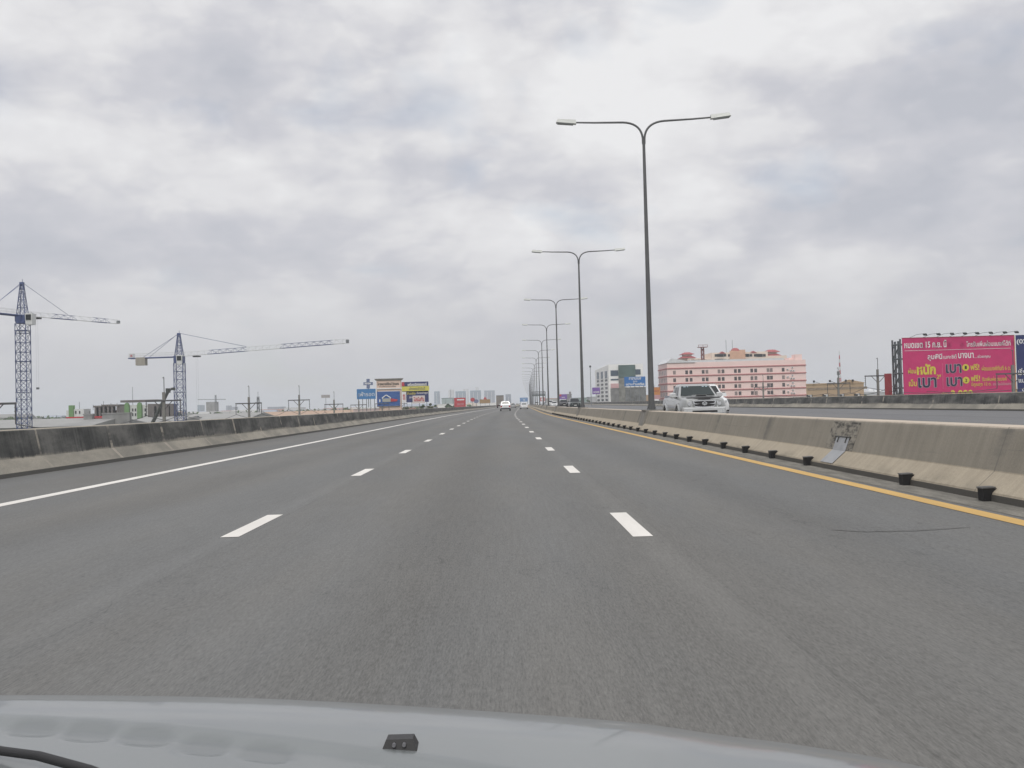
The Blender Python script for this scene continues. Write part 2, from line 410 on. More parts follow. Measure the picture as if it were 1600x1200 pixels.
def dashes(name, x, w, start, period, ln, n, zf):
    b = MB(); uv = []; k = b.mi(M_WHITE)
    for i in range(n):
        y0 = start + i * period; y1 = y0 + ln; o = len(b.v)
        for yy, xx in ((y0, x - w / 2), (y0, x + w / 2), (y1, x + w / 2), (y1, x - w / 2)):
            b.v.append((xx + drift(yy), yy, zf(xx) + Z1)); uv.append((xx, yy))
        b.f.append([o, o + 1, o + 2, o + 3]); b.m.append(k)
    tag(b.build(name, uv=uv), kind='structure')
zero = lambda x: 0.0
dashes('lane_line', 1.19, .175, 8.90 - 8.27, 8.27, 1.95, 90, zero)
dashes('lane_line', -2.60, .175, 9.68 - 8.27, 8.27, 1.95, 90, zero)
for x in (10.1, 13.8): dashes('opposite_lane_line', x, .17, 3, 8.27, 2.0, 90, opz)

TAR = asphalt('tar_seal', (.126, .127, .123), (), ())
def seal(pts, wd_):
    b = MB(); uv = []; k = b.mi(TAR); n = 26; P_ = [Vector((W(px, py, 1) - CAM)) for px, py in pts]; P_ = [CAM + v * (-1.18 / v.z) for v in P_]
    for i in range(n + 1):
        f = i / n * (len(P_) - 1); j = min(int(f), len(P_) - 2); q = P_[j].lerp(P_[j + 1], f - j); w_ = wd_ * math.sin(math.pi * min(1, i / n + .02)) ** .5 * random.uniform(.5, 1.2)
        for s_ in (-1, 1): b.v.append((q.x, q.y + s_ * w_ / 2, .003)); uv.append((q.x, q.y + s_ * w_ / 2))
    for i in range(n): b.f.append([2 * i, 2 * i + 2, 2 * i + 3, 2 * i + 1]); b.m.append(k)
    tag(b.build('tar_seal', uv=uv), kind='structure')
seal([(1300, 828), (1350, 831), (1430, 829), (1520, 824)], .10);
# ------------------------------------------------------------------ parapets and median barrier
p = extrude('concrete_parapet', [(-9.70, 0, 0), (-9.74, .08, .08), (-10.00, .34, .34), (-10.12, .90, .90), (-10.15, .93, .93), (-10.38, .93, .94), (-10.45, .90, .5), (-10.45, -.25, .5)], M_PAR)
tag(p, 'long black-stained concrete parapet along the left edge of the road', 'barrier')
o0 = .17
p = extrude('concrete_parapet', [(25.50, o0, 0), (25.53, o0 + .08, .08), (25.75, o0 + .34, .34), (25.87, o0 + .90, .90), (25.9, o0 + .94, .93), (26.12, o0 + .94, .94), (26.2, o0 + .9, .5), (26.2, -.25, .5)], M_PAR2)
tag(p, 'dark weathered concrete parapet beyond the opposite carriageway', 'barrier')
med = extrude('median_barrier', [(5.185, -.01, -.2), (5.19, .078, -.1), (5.198, .080, .03), (5.205, .10, .05), (5.42, .29, .28), (5.59, .745, .74), (5.61, .78, .78), (6.00, .78, .78), (6.02, .745, .74), (6.17, .36, .3), (6.30, .18, .1), (6.36, -.02, .02)], M_MED)
tag(med, 'beige concrete median barrier carrying the street lamps', 'barrier')
# small drain spouts at the barrier's foot
dark = mat('drain_black', (.012, .012, .013), .7); lid = mat('drain_lip', (.10, .10, .10), .6)
db = MB(); db.hexa([(-.065, 0, 0), (.05, 0, 0), (.05, .13, 0), (-.065, .13, 0)], [(-.075, 0, .145), (.08, 0, .145), (.08, .13, .145), (-.075, .13, .145)], dark)
db.hexa([(-.083, -.008, .145), (.06, -.008, .150), (.06, .138, .150), (-.083, .138, .145)], [(-.08, -.008, .158), (.06, -.008, .164), (.06, .138, .164), (-.08, .138, .158)], lid)
first = None
for i in range(46):
    if i == 2: continue
    y = 10.9 + i * 2.17
    if i == 3: y -= .1
    if first is None: first = o = db.build('drain_spout', med)
    else: o = first.copy(); C.objects.link(o)
    o.parent = med; o.location = (5.17 + drift(y) + random.uniform(-.01, .01), y, -.002)
# expansion-joint cover plate
jp = MB(); GP = mat('zinc_plate', (.33, .34, .35), .5, .3, .12, 5); DK = mat('joint_stain', (.075, .075, .07), .9, 0, .5, 6)
jy = 16.2
jp.quad((5.198, jy + .0, .108), (5.198, jy + .62, .108), (5.412, jy + .62, .296), (5.412, jy + .0, .296), GP)
jp.quad((5.411, jy, .297), (5.411, jy + .62, .297), (5.50 - .012, jy + .62, .50), (5.50 - .012, jy, .50), GP)
jp.bar((5.49, jy - .05, .51), (5.49, jy + .70, .51), .012, DK)
for q in (.12, .5): jp.bar((5.485, jy + q, .51), (5.45, jy + q, .42), .01, DK)
jp.build('joint_plate', med)
sb = NB('joint_soot', .95); n_ = sb.noise((9, 3, 9), 5, .7)
M_SOOT = sb.done(sb.mix(sb.rng(n_, .42, .62), (.27, .25, .21), (.075, .072, .065)))
st = MB(); uv = []
for (x, z) in ((5.428 - .006, .30), (5.50 - .006, .50), (5.59 - .006, .744)):
    for yy in (jy - .28, jy + 1.05): st.v.append((x, yy, z)); uv.append((z, yy))
st.mi(M_SOOT); st.f = [[0, 2, 3, 1], [2, 4, 5, 3]]; st.m = [0, 0]
st.build('stained_patch', med, uv=uv)

# ------------------------------------------------------------------ street lamps
def arm_path(s):
    pts = []; z0 = 11.28
    P0, P1, P2 = Vector((0, 0, z0 - .75)), Vector((0, 0, z0 - .02)), Vector((.80 * s, 0, z0 + .03))
    pts.append(Vector((s * .03, 0, z0 - .85)))
    for i in range(1, 11):
        t = i / 10; q = P0 * (1 - t) ** 2 + P1 * 2 * t * (1 - t) + P2 * t * t; pts.append(q + Vector((s * .03 * (1 - t), 0, 0)))
    pts.append(Vector((1.9 * s, 0, z0 + .06))); pts.append(Vector((2.72 * s, 0, z0 + .10)))
    return pts
M_POLE = mat('pole_paint', (.115, .118, .120), .5, .2, .12, 2)
def make_lamp():
    t = thing('street_lamp', '', 'street lamp')
    b = MB(); b.tube([(0, 0, .0), (0, 0, .9), (0, 0, 5.5), (0, 0, 10.50)], [.125, .115, .082, .055], M_POLE, 12); b.build('pole', t, smooth=40)
    b = MB(); b.box(-.2, .2, -.25, .25, -.0, .03, M_POLE)
    for x in (-.14, .14):
        for y in (-.18, .18): b.disc((x, y), .025, .03, .08, STEEL, 6, 'z')
    for a in range(4):
        c, s_ = math.cos(a * math.pi / 2), math.sin(a * math.pi / 2)
        b.add([(c * .11, s_ * .11, .03), (c * .19, s_ * .19, .03), (c * .11, s_ * .11, .30)], [(0, 1, 2)], M_POLE)
    b.build('base_plate', t)
    for s in (-1, 1):
        b = MB(); b.tube(arm_path(s), [.042] * 11 + [.036, .032], M_POLE, 8); b.build('arm', t, smooth=50)
        e = Vector((2.62 * s, 0, 11.37))
        h = MB(); L_ = .78; x0, x1 = (e.x, e.x + L_ * s)
        h.hexa([(x0, -.12, e.z - .06), (x1, -.15, e.z + .02), (x1, .15, e.z + .02), (x0, .12, e.z - .06)],
               [(x0, -.09, e.z + .10), (x1 - .06 * s, -.11, e.z + .15), (x1 - .06 * s, .11, e.z + .15), (x0, .09, e.z + .10)], LUMI)
        hd = h.build('lamp_head', t)
        g_ = MB(); g_.hexa([(x0 + .12 * s, -.10, e.z - .085), (x1 - .05 * s, -.12, e.z - .02), (x1 - .05 * s, .12, e.z - .02), (x0 + .12 * s, .10, e.z - .085)],
                           [(x0 + .10 * s, -.12, e.z - .045), (x1 - .02 * s, -.14, e.z + .022), (x1 - .02 * s, .14, e.z + .022), (x0 + .10 * s, .12, e.z - .045)], LENS)
        g_.build('lens', hd)
    return t
ORD = ['nearest', 'second', 'third', 'fourth', 'fifth', 'sixth', 'seventh', 'eighth', 'ninth', 'tenth', 'eleventh', 'twelfth']
lamp0 = make_lamp()
GR = 'double-arm street lamps along the median'
for k in range(46):
    y = 39.8 + 34.15 * k
    o = lamp0 if k == 0 else copy_tree(lamp0)
    o.location = (5.60 + .2 + drift(y), y, .78); o['group'] = GR
    o.rotation_euler = (0, 0, R(-3 if k == 0 else random.uniform(-2, 2)))
    if k == 0: o['label'] = 'nearest and tallest double-arm street lamp rising into the clouds beside the silver pickup'
    elif k < 12: o['label'] = f'{ORD[k]} double-arm street lamp from the camera on the median barrier'
    else: o['label'] = 'far hazy double-arm street lamp in the dense row merging near the horizon'
PED = mat('pedestal_concrete', (.21, .20, .18), .9, 0, .2, 3)
for k in range(14):      # thickened pedestals in the barrier under the lamps
    y = 39.8 + 34.15 * k; dx = drift(y)
    b = MB(); b.hexa([(5.33, -.6, .20), (6.3, -.6, .2), (6.3, .6, .2), (5.33, .6, .2)], [(5.50, -.6, .79), (6.12, -.6, .79), (6.12, .6, .79), (5.50, .6, .79)], PED); b.box(5.46, 6.16, -.5, .5, .791, .82, PED)
    o = b.build('lamp_pedestal', med); o.location = (dx, y, 0)

# ------------------------------------------------------------------ text
def text_mesh(name, s, x0, x1, z0, z1, y, m, parent, bold=.0, align_y='box', label=None):
    cu = bpy.data.curves.new(name, 'FONT'); cu.body = s; cu.size = 1; cu.extrude = .004; cu.offset = bold
    cu.resolution_u = 3
    ob = bpy.data.objects.new(name, cu); C.objects.link(ob); bpy.context.view_layer.update()
    dg = bpy.context.evaluated_depsgraph_get(); me = bpy.data.meshes.new_from_object(ob.evaluated_get(dg))
    bpy.data.objects.remove(ob)
    if not me.vertices: print('EMPTY TEXT', s); return None
    xs = [v.co.x for v in me.vertices]; ys = [v.co.y for v in me.vertices]
    a, b, c, d = min(xs), max(xs), min(ys), max(ys)
    for v in me.vertices:
        u, w, q = v.co
        v.co = (x0 + (u - a) / (b - a) * (x1 - x0), y - .02 - q, z0 + (w - c) / (d - c) * (z1 - z0))
    me.materials.clear(); me.materials.append(m); me.name = name
    o = bpy.data.objects.new(name, me); C.objects.link(o); o.parent = parent
    if label: o['label'] = label
    return o
def flat(name, col, rough=.6): return mat(name, col, rough, 0, .06, .8)
WHT = flat('print_white', (.72, .72, .72)); YLW = flat('print_yellow', (.60, .52, .07)); GRY = flat('print_grey', (.33, .35, .38))
NAVY = flat('print_navy', (.025, .035, .13)); PINK = flat('print_magenta', (.52, .035, .15)); PURP = flat('print_violet', (.035, .02, .06))
BLUE = flat('print_blue', (.025, .15, .42)); REDP = flat('print_red', (.45, .04, .05)); BRICK = flat('brick_red_steel', (.30, .05, .06))

def bbrect(px0, px1, pyt, pyb, D):
    pc = (px0 + px1) / 2; yc = (pyt + pyb) / 2
    a, b = W(px0, yc, D), W(px1, yc, D); t, d = W(pc, pyt, D), W(pc, pyb, D)
    return a.x, b.x, d.z, t.z
def billboard(label, px0, px1, pyt, pyb, D, panelmat, depth=.3, legs=3, support='post', cat='billboard', name='billboard', group=None):
    x0, x1, z0, z1 = bbrect(px0, px1, pyt, pyb, D)
    cx = (x0 + x1) / 2
    t = thing(name, label, cat, (cx, D, GZ), 0, group)
    w = (x1 - x0) / 2; zb, zt = z0 - GZ, z1 - GZ
    b = MB(); b.box(-w, w, 0, depth, zb, zt, panelmat); pn = b.build('panel', t)
    b = MB(); r = max(.07, D / 1600 * .24)
    for i in range(legs):
        x = -w * .85 + 2 * w * .85 * i / max(1, legs - 1) if legs > 1 else 0
        b.box(x - r, x + r, depth + .02, depth + .02 + 2 * r, 0, zt - .1, STEEL)
        if support == 'lattice' and i < legs - 1:
            x2 = -w * .85 + 2 * w * .85 * (i + 1) / (legs - 1)
            for z in range(0, int(zb), 3): b.bar((x, depth + .1, z), (x2, depth + .1, min(zb, z + 3)), r * .5, STEEL); b.bar((x, depth + .1, z), (x2, depth + .1, z), r * .5, STEEL)
    b.build('support_frame', t)
    return t, pn, w, zb, zt

# the big magenta billboard and its blue neighbour
def pink_board():
    D = 140.0; X0, X1, _, Zt = bbrect(1409.5, 1584, 526.5, 526.5, D)
    t = thing('billboard', 'huge magenta billboard with Thai lettering on a steel lattice frame', 'billboard', (X0, D, GZ))
    wv = X1 - X0; zt = Zt - GZ; zb = zt - 11.2
    b = MB(); b.box(0, wv, 0, .12, zb, zt, PINK); pn = b.build('panel', t)
    b = MB(); b.box(-.10, wv + .06, -.03, .0, zt, zt + .08, BRICK); b.box(wv, wv + .10, -.04, .12, zb, zt, flat('edge_orange', (.55, .30, .12))); b.build('border', t)
    G2 = mat('lattice_steel', (.12, .13, .14), .6, .2)
    b = MB()
    for y in (.4, 3.2):
        for x in (-.15, wv * .33, wv * .66, wv - .1): b.box(x - .1, x + .1, y - .1, y + .1, 0, zt - .05, G2)
    for z in [i * 2.0 for i in range(0, int(zt / 2) + 1)]:
        for x in (-.15, wv * .33, wv * .66, wv - .1):
            b.bar((x, .4, z), (x, 3.2, z), .12, G2); b.box(x - .03, x + .03, .8, 1.4, z, min(z + 1.9, zt - .3), G2); b.box(x - .03, x + .03, 1.9, 2.6, z, min(z + 1.9, zt - .3), G2)
            if z + 2 < zt: b.bar((x, .4, z + 2), (x, 3.2, z), .11, STEEL); b.bar((x, .4, z), (x, 3.2, z + 2), .10, G2)
        for y in (.4, 3.2): b.bar((-.15, y, z), (wv, y, z), .06, G2)
    b.build('support_frame', t)
    b = MB(); b.box(-1.35, -.35, 3.3, 3.42, 1, zt - 4.7, BRICK); b.build('rear_panel', t)
    for i, px in enumerate((1438, 1459, 1480, 1500, 1519, 1540, 1562, 1580)):
        x = W(px, 520, D).x - X0; b = MB()
        b.bar((x - 1.5, .1, zt + .05), (x - .9, -.9, zt + .42), .03, STEEL); b.bar((x - .9, -.9, zt + .42), (x, -1.2, zt + .50), .03, STEEL)
        b.hexa([(x - .12, -1.4, zt + .22), (x + .36, -1.4, zt + .22), (x + .36, -1.1, zt + .34), (x - .12, -1.1, zt + .34)],
               [(x - .12, -1.4, zt + .40), (x + .36, -1.4, zt + .40), (x + .36, -1.1, zt + .55), (x - .12, -1.1, zt + .55)], BLACK)
        b.build('floodlight', t)
    # lettering: coordinates measured across the panel (0..1400 wide, from the panel's top, in the photo's zoom units)
    k = wv / 1393.0
    def tx(s, a, c, top, bot, m, bold=.012):
        text_mesh('lettering', s, (a - 82) * k, (c - 82) * k, zt - (bot - 62) * k, zt - (top - 62) * k, -.005, m, pn, bold)
    tx('หมดเขต 15 ก.ย. นี้', 105, 632, 92, 186, WHT, .02)
    tx('โทรรับเพิ่มผ่อนแบงค์ได้ที่', 880, 1432, 118, 186, WHT, .012)
    r_ = MB(); r_.box(25 * k, 1350 * k, -.03, -.006, zt - 158 * k, zt - 154 * k, WHT); r_.build('rule', pn)
    r_ = MB(); r_.box(486 * k, 490 * k, -.03, -.006, zt - 640 * k, zt - 320 * k, flat('rule_pink', (.62, .18, .28))); r_.build('rule', pn)
    tx('ลุมพินี', 390, 572, 262, 352, WHT, .018)
    tx('เมกะซิตี้', 588, 752, 276, 330, WHT, .008)
    tx('บางนา', 772, 965, 262, 328, WHT, .018); tx('....ช่วยคุณ', 968, 1172, 290, 340, WHT, .008)
    tx('ผ่อน', 142, 240, 435, 500, YLW, .02); tx('หนัก', 250, 486, 385, 520, YLW, .045)
    tx('เป็น', 146, 244, 575, 660, YLW, .02)
    for a, c, to, bo in ((262, 490, 556, 680), (614, 806, 398, 508), (618, 812, 560, 672)):
        text_mesh('lettering', 'เบา', (a - 86) * k, (c - 78) * k, zt - (bo - 58) * k, zt - (to - 66) * k, -.0, GRY, pn, .05)
        text_mesh('lettering', 'เบา', (a - 82) * k, (c - 82) * k, zt - (bo - 62) * k, zt - (to - 62) * k, -.012, PURP, pn, .018)
    tx('2*', 495, 552, 520, 575, YLW, .02)
    for s, cy in (('1', 440), ('2', 598)):
        d = MB(); d.disc(((860 - 82) * k, zt - (cy - 58) * k), 42 * k, -.03, -.005, YLW, 28, 'y'); dd = d.build('badge', pn)
        text_mesh('numeral', s, (848 - 82) * k, (873 - 82) * k, zt - (cy - 58 + 20) * k, zt - (cy - 58 - 20) * k, -.02, BLACK, dd, .02)
    tx('ฟรี!', 920, 1030, 400, 480, YLW, .02); tx('ผ่อนแบงค์ทันที 6 ด.', 1060, 1420, 428, 490, YLW, .008)
    tx('ฟรี!', 920, 1034, 540, 618, YLW, .02); tx('รับเพิ่มผ่อนแบงค์', 1060, 1366, 566, 620, YLW, .008)
    tx('มีคูณสุด 12 ด.', 925, 1172, 632, 690, YLW, .008); tx('ตามเงื่อนไขโครงการ', 1195, 1425, 638, 676, flat('print_pale', (.6, .4, .4)), .004)
    tx('3,000', 665, 940, 722, 830, YLW, .03); tx('เพียง', 545, 630, 742, 800, YLW, .01)
    # blue neighbour on its own frame
    t2 = thing('billboard', 'dark blue billboard cut off by the right edge of the photo', 'billboard', (X1 + .35, D + .1, GZ))
    b = MB(); b.box(0, 9, 0, .12, zb, zt + .05, NAVY); p2 = b.build('panel', t2)
    b = MB()
    for x in (.3, 4.5, 8.7): b.box(x - .1, x + .1, .3, .5, 0, zt, G2)
    b.build('support_frame', t2)
    sh = X1 + .35 - X0
    def t2x(s, a, c, top, bot, bold=.02): text_mesh('lettering', s, (a - 82) * k - sh, (c - 82) * k - sh, zt - (bot - 62) * k, zt - (top - 62) * k, -.005, WHT, p2, bold)
    t2x('(02)', 1512, 1672, 108, 182); t2x('เริ่มต้น', 1518, 1720, 470, 555); t2x('แบงค์', 1520, 1690, 590, 650); t2x('ดาวน์', 1560, 1700, 706, 760)
pink_board()

# ------------------------------------------------------------------ tower cranes
CB = mat('crane_blue', (.06, .085, .20), .5, 0, .15, .5); CW = mat('crane_white', (.62, .63, .63), .5); CG = mat('crane_counterweight', (.32, .30, .26), .8)
def lattice(b, A, B, w0, w1, m, r=.05, step=1.5, tri=False, up=Vector((0, 0, 1))):
    """square (or triangular) lattice boom between A and B"""
    A, B = Vector(A), Vector(B); t = (B - A).normalized(); L_ = (B - A).length
    s = t.cross(up).normalized() if abs(t.dot(up)) < .95 else Vector((1, 0, 0)); n = s.cross(t).normalized()
    if abs(t.z) > .95: s, n = Vector((1, 0, 0)), Vector((0, 1, 0))
    def cor(q):
        w = (w0 + (w1 - w0) * q) / 2; c = A + (B - A) * q
        if tri: return [c - s * w, c + s * w, c + n * w * 1.9]
        return [c - s * w - n * w, c + s * w - n * w, c + s * w + n * w, c - s * w + n * w]
    k = max(1, round(L_ / step)); n_ = 3 if tri else 4
    for j in range(n_): b.bar(cor(0)[j], cor(1)[j], r, m)
    for i in range(k):
        a, c = cor(i / k), cor((i + 1) / k); mid = cor((i + .5) / k)
        for j in range(n_):
            j2 = (j + 1) % n_
            if tri and j != 0: hi, lo = (2, 1) if j == 1 else (2, 0); b.bar(a[lo], mid[hi], r * .7, m); b.bar(mid[hi], c[lo], r * .7, m); continue
            b.bar(a[j], c[j2], r * .65, m); b.bar(a[j], a[j2], r * .6, m)
            if not tri: b.bar(a[j2], c[j], r * .5, m)
def crane(label, base, zs, zap, jib_end, segs, cj_len, cj_dir, mw, cabside, cwx):
    bx, by = base; t = thing('tower_crane', label, 'crane', (bx, by, GZ), 0, 'tower cranes at the building site')
    zj = zs - GZ; ap = zap - GZ
    b = MB(); lattice(b, (0, 0, 0), (0, 0, zj - 1.6), mw, mw, CB, .085, 1.9)
    for z in range(0, int(zj - 2), 6): b.box(-mw / 2 - .1, mw / 2 + .1, -mw / 2 - .1, mw / 2 + .1, z, z + .10, CB)
    b.build('mast', t)
    b = MB(); b.disc((0, 0), mw * .62, zj - 1.6, zj - 1.2, CB, 16, 'z'); b.box(-mw * .5, mw * .5, -mw * .5, mw * .5, zj - 1.2, zj + .1, CB); b.build('slewing_ring', t)
    b = MB(); lattice(b, (0, 0, zj), (0, 0, ap - .3), mw * .8, .5, CB, .08, 1.4); b.box(-.35, .35, -.35, .35, ap - .4, ap, CB); b.bar((.1, 0, ap), (.1, 0, ap + .6), .05, CB); b.build('tower_head', t)
    J = Vector(jib_end) - Vector((bx, by, GZ)); jd = Vector((J.x, J.y, 0)).normalized(); st = Vector((jd.x * 1.0, jd.y * 1.0, zj))
    for q0, q1, m in segs:
        b = MB(); a = st + (J - st) * q0; c = st + (J - st) * q1; lattice(b, a, c, .95, .9, m, .045 if m is CB else .035, 2.3, True); b.build('jib_section', t)
    jn = st + (J - st); b = MB(); b.box(jn.x - .3, jn.x + .3, jn.y - .3, jn.y + .3, jn.z, jn.z + .7, STEEL); b.build('jib_tip', t)
    cd = Vector(cj_dir).normalized(); side = Vector((-cd.y, cd.x, 0)); b = MB(); c0 = Vector((0, 0, zj - .1)); c1 = c0 + cd * cj_len
    for s_ in (-.6, .6):
        b.tube([c0 + side * s_, c1 + side * s_], .16, CB, 6)
        for zz in (.6, 1.1): b.bar(c0 + side * s_ + Vector((0, 0, zz)), c1 + side * s_ + Vector((0, 0, zz)), .03, CW)
        for i in range(9): q = c0 + cd * cj_len * i / 8 + side * s_; b.bar(q, q + Vector((0, 0, 1.1)), .03, CW)
    for i in range(8): b.bar(c0 + cd * cj_len * i / 7 - side * .6, c0 + cd * cj_len * i / 7 + side * .6, .08, CB)
    b.build('counter_jib', t)
    b = MB(); q = c0 + cd * cj_len * cwx
    for i in range(3):
        qq = q + cd * (i - 1) * .78; b.box(qq.x - .36, qq.x + .36, qq.y - .9, qq.y + .9, qq.z - 1.7, qq.z + .15, CG)
    b.build('counterweight', t)
    b = MB(); q = c0 + cd * cj_len * .95; b.box(q.x - .5, q.x + .5, q.y - .5, q.y + .5, q.z + .1, q.z + 1.1, CW); b.box(q.x - .2, q.x + .25, q.y - .55, q.y - .5, q.z + .4, q.z + .8, REDP); b.build('winch_box', t)
    b = MB(); cx = cabside * (mw * .5 + .75); b.hexa([(cx - .6, -1.3, zj - 1.9), (cx + .6, -1.3, zj - 1.9), (cx + .6, .4, zj - 1.9), (cx - .6, .4, zj - 1.9)],
        [(cx - .7, -1.4, zj + .3), (cx + .7, -1.4, zj + .3), (cx + .7, .5, zj + .3), (cx - .7, .5, zj + .3)], CW); cab = b.build('operator_cab', t)
    b = MB(); b.box(cx - .5, cx + .5, -1.46, -1.42, zj - 1.0, zj + .05, GLASS); b.build('window', cab)
    top = Vector((0, 0, ap))
    b = MB(); e = st + (J - st) * .42 + Vector((0, 0, 1.0)); mid = top.lerp(e, .5)
    b.bar(top, e, .045, CB); b.bar(top + Vector((0, .5, 0)), c0 + cd * cj_len * .7 + side * .5 + Vector((0, 0, .2)), .045, CB)
    b.bar(top, c0 + cd * cj_len * .62 - side * .5 + Vector((0, 0, .2)), .045, CB); b.build('tie_bars', t)
    q = st + (J - st) * .10; b = MB(); b.box(q.x - .8, q.x + .8, q.y - .5, q.y + .5, q.z - .45, q.z - .15, BLACK); tr = b.build('trolley', t)
    b = MB()
    for dx in (-.2, .2): b.bar((q.x + dx, q.y, q.z - .4), (q.x + dx, q.y, q.z - 14), .010, STEEL)
    b.box(q.x - .25, q.x + .25, q.y - .15, q.y + .15, q.z - 14.4, q.z - 14, STEEL); b.build('hook_block', tr)
    return t
dA = 200.0; a0 = W(37, 600, dA); zsA = W(37, 493, dA).z; tA = W(185, 506, 228)
c_ = W(0, 486, 175) - W(37, 493, dA)
crane('tall blue and white tower crane at the left edge of the photo', (a0.x, dA), zsA, W(36, 441, dA).z, (tA.x, 228, tA.z),
      [(0, .26, CW), (.26, .50, CB), (.50, .70, CW), (.70, .88, CB), (.88, 1, CW)], 14, (-8, -28, 0), 2.05, 1, .85)
dB = 240.0; b0 = W(281, 600, dB); zsB = W(281, 557, dB).z; tB = W(543, 536, 210)
crane('second tower crane with a long jib reaching right over the warehouses', (b0.x, dB), zsB, W(280, 520.5, dB).z, (tB.x, 210, tB.z),
      [(0, .18, CW), (.18, .42, CB), (.42, .63, CW), (.63, .92, CB), (.92, 1, CW)], 12.2, (-1, .12, 0), 2.1, .2, .76)

# ------------------------------------------------------------------ utility poles and wires
WOODC = mat('utility_pole_concrete', (.20, .195, .18), .9); ARM = mat('crossarm_iron', (.09, .09, .095), .7)
def util_pole():
    t = thing('utility_pole', '', 'utility pole')
    b = MB(); b.hexa([(-.20, -.20, 0), (.20, -.20, 0), (.20, .20, 0), (-.20, .20, 0)], [(-.14, -.14, 15.6), (.14, -.14, 15.6), (.14, .14, 15.6), (-.14, .14, 15.6)], WOODC); b.build('pole', t)
    b = MB(); b.box(-2.0, 2.0, -.24, -.15, 14.55, 14.72, ARM)
    for s in (-1, 1): b.bar((s * .15, -.2, 13.7), (s * 1.0, -.2, 14.6), .045, ARM)
    b.build('crossarm', t)
    for s in (-1, 1):
        b = MB(); b.tube([(s * 1.9, -.2, 14.55), (s * 1.92, -.2, 13.0)], .045, ARM, 6)
        for z in (14.3, 14.0, 13.7, 13.4): b.disc((s * 1.91, -.2), .10, z, z + .05, ARM, 8, 'z')
        b.build('insulator', t)
    b = MB(); b.tube([(.05, 0, 15.6), (.05, 0, 17.3)], .045, ARM, 6); b.bar((.05, 0, 17.3), (-.12, 0, 17.2), .04, ARM); b.build('lightning_rod', t)
    return t
up0 = util_pole(); used = False
UP = []
LP = [(-39.7, 80, 'leftmost utility pole, only its crossarm reaching into the photo'), (-38.2, 116, 'utility pole crossarm just left of the second crane'),
      (-38.5, 156, 'utility pole standing right of the second crane, before the peach roof'), (-37.2, 188, 'utility pole midway between the second crane and the blue billboards'),
      (-35.6, 217, 'utility pole left of the pale blue billboard'), (-35.0, 250, 'utility pole in front of the pale blue billboard'), (-34.0, 290, 'thin utility pole in front of the house-logo billboard'),
      (-33.0, 335, 'utility pole under the yellow-striped billboard'), (-31.0, 560, 'dark utility pole before the far hazy towers')]
RP = [(57.2, 114, 'utility pole between the magenta and the blue billboard'), (56.0, 152, 'utility pole between the tan building and the magenta billboard'),
      (57.0, 173, 'utility pole in front of the tan flat-roofed building'), (57.0, 223, 'utility pole in front of the pink apartment block')]
for lst, gname, dz in ((LP, 'utility poles left of the expressway', 0), (RP, 'utility poles right of the expressway', .0)):
    for i, (x, y, lab) in enumerate(lst):
        o = up0 if not used else copy_tree(up0); used = True
        dzz = {80: -.35, 116: .0, 156: -.25, 188: .35, 217: -.45, 250: -.6, 114: .45, 152: 1.3, 173: .6, 223: .8}.get(y, -.3)
        o.location = (x, y, GZ + dzz); o['label'] = lab; o['group'] = gname
        o.rotation_euler = (0, 0, R(random.uniform(-2, 2))); UP.append((x, y, GZ + dzz))
def wire(a, b_, sag, r, label):
    b = MB(); a, b_ = Vector(a), Vector(b_); pts = []
    for i in range(15):
        t = i / 14; q = a.lerp(b_, t); q.z -= sag * 4 * t * (1 - t); pts.append(q)
    b.tube(pts, r, ARM, 4); o = b.build('power_line'); tag(o, label, 'power line', 'power lines between the utility poles')
for i in range(len(LP) - 2):
    A, B = UP[i], UP[i + 1]
    for s, nm in ((-1, 'outer'), (1, 'inner')): wire((A[0] + s * 1.92, A[1], A[2] + 13.0), (B[0] + s * 1.92, B[1], B[2] + 13.0), 1.1, .035, f'sagging {nm} black cable of the left pole line, span beginning at the {ORD[i]} pole')
RU = UP[len(LP):]
for i in range(len(RU) - 1):
    A, B = RU[i], RU[i + 1]
    for s, nm in ((-1, 'inner'), (1, 'outer')): wire((A[0] + s * 1.92, A[1], A[2] + 13.0), (B[0] + s * 1.92, B[1], B[2] + 13.0), .7, .035, f'sagging {nm} black cable of the right pole line, span beginning at the {ORD[i]} pole')

# ------------------------------------------------------------------ buildings
WINM = {}
def window_set(t, spots, w, h, y, frame_m, glass_m=GLASS, depth=.12, name='window', side=None):
    """identical windows on one face: spots = (x, z) centres; side='x' puts them on a wall facing -X"""
    b = MB(); f = max(.05, w * .06)
    if side == 'x':
        b.box(-.06, .02, -w / 2, w / 2, -h / 2, h / 2, frame_m); b.box(-.075, -.061, -w / 2 + f, w / 2 - f, -h / 2 + f, h / 2 - f, glass_m)
    else:
        b.box(-w / 2, w / 2, -.06, .02, -h / 2, h / 2, frame_m); b.box(-w / 2 + f, -.02 * w, -.075, -.061, -h / 2 + f, h / 2 - f, glass_m); b.box(.02 * w, w / 2 - f, -.075, -.061, -h / 2 + f, h / 2 - f, glass_m)
    first = None
    for a, z in spots:
        if first is None: first = o = b.build(name, t)
        else: o = first.copy(); C.objects.link(o)
        o.parent = t; o.location = (y, a, z) if side == 'x' else (a, y, z)
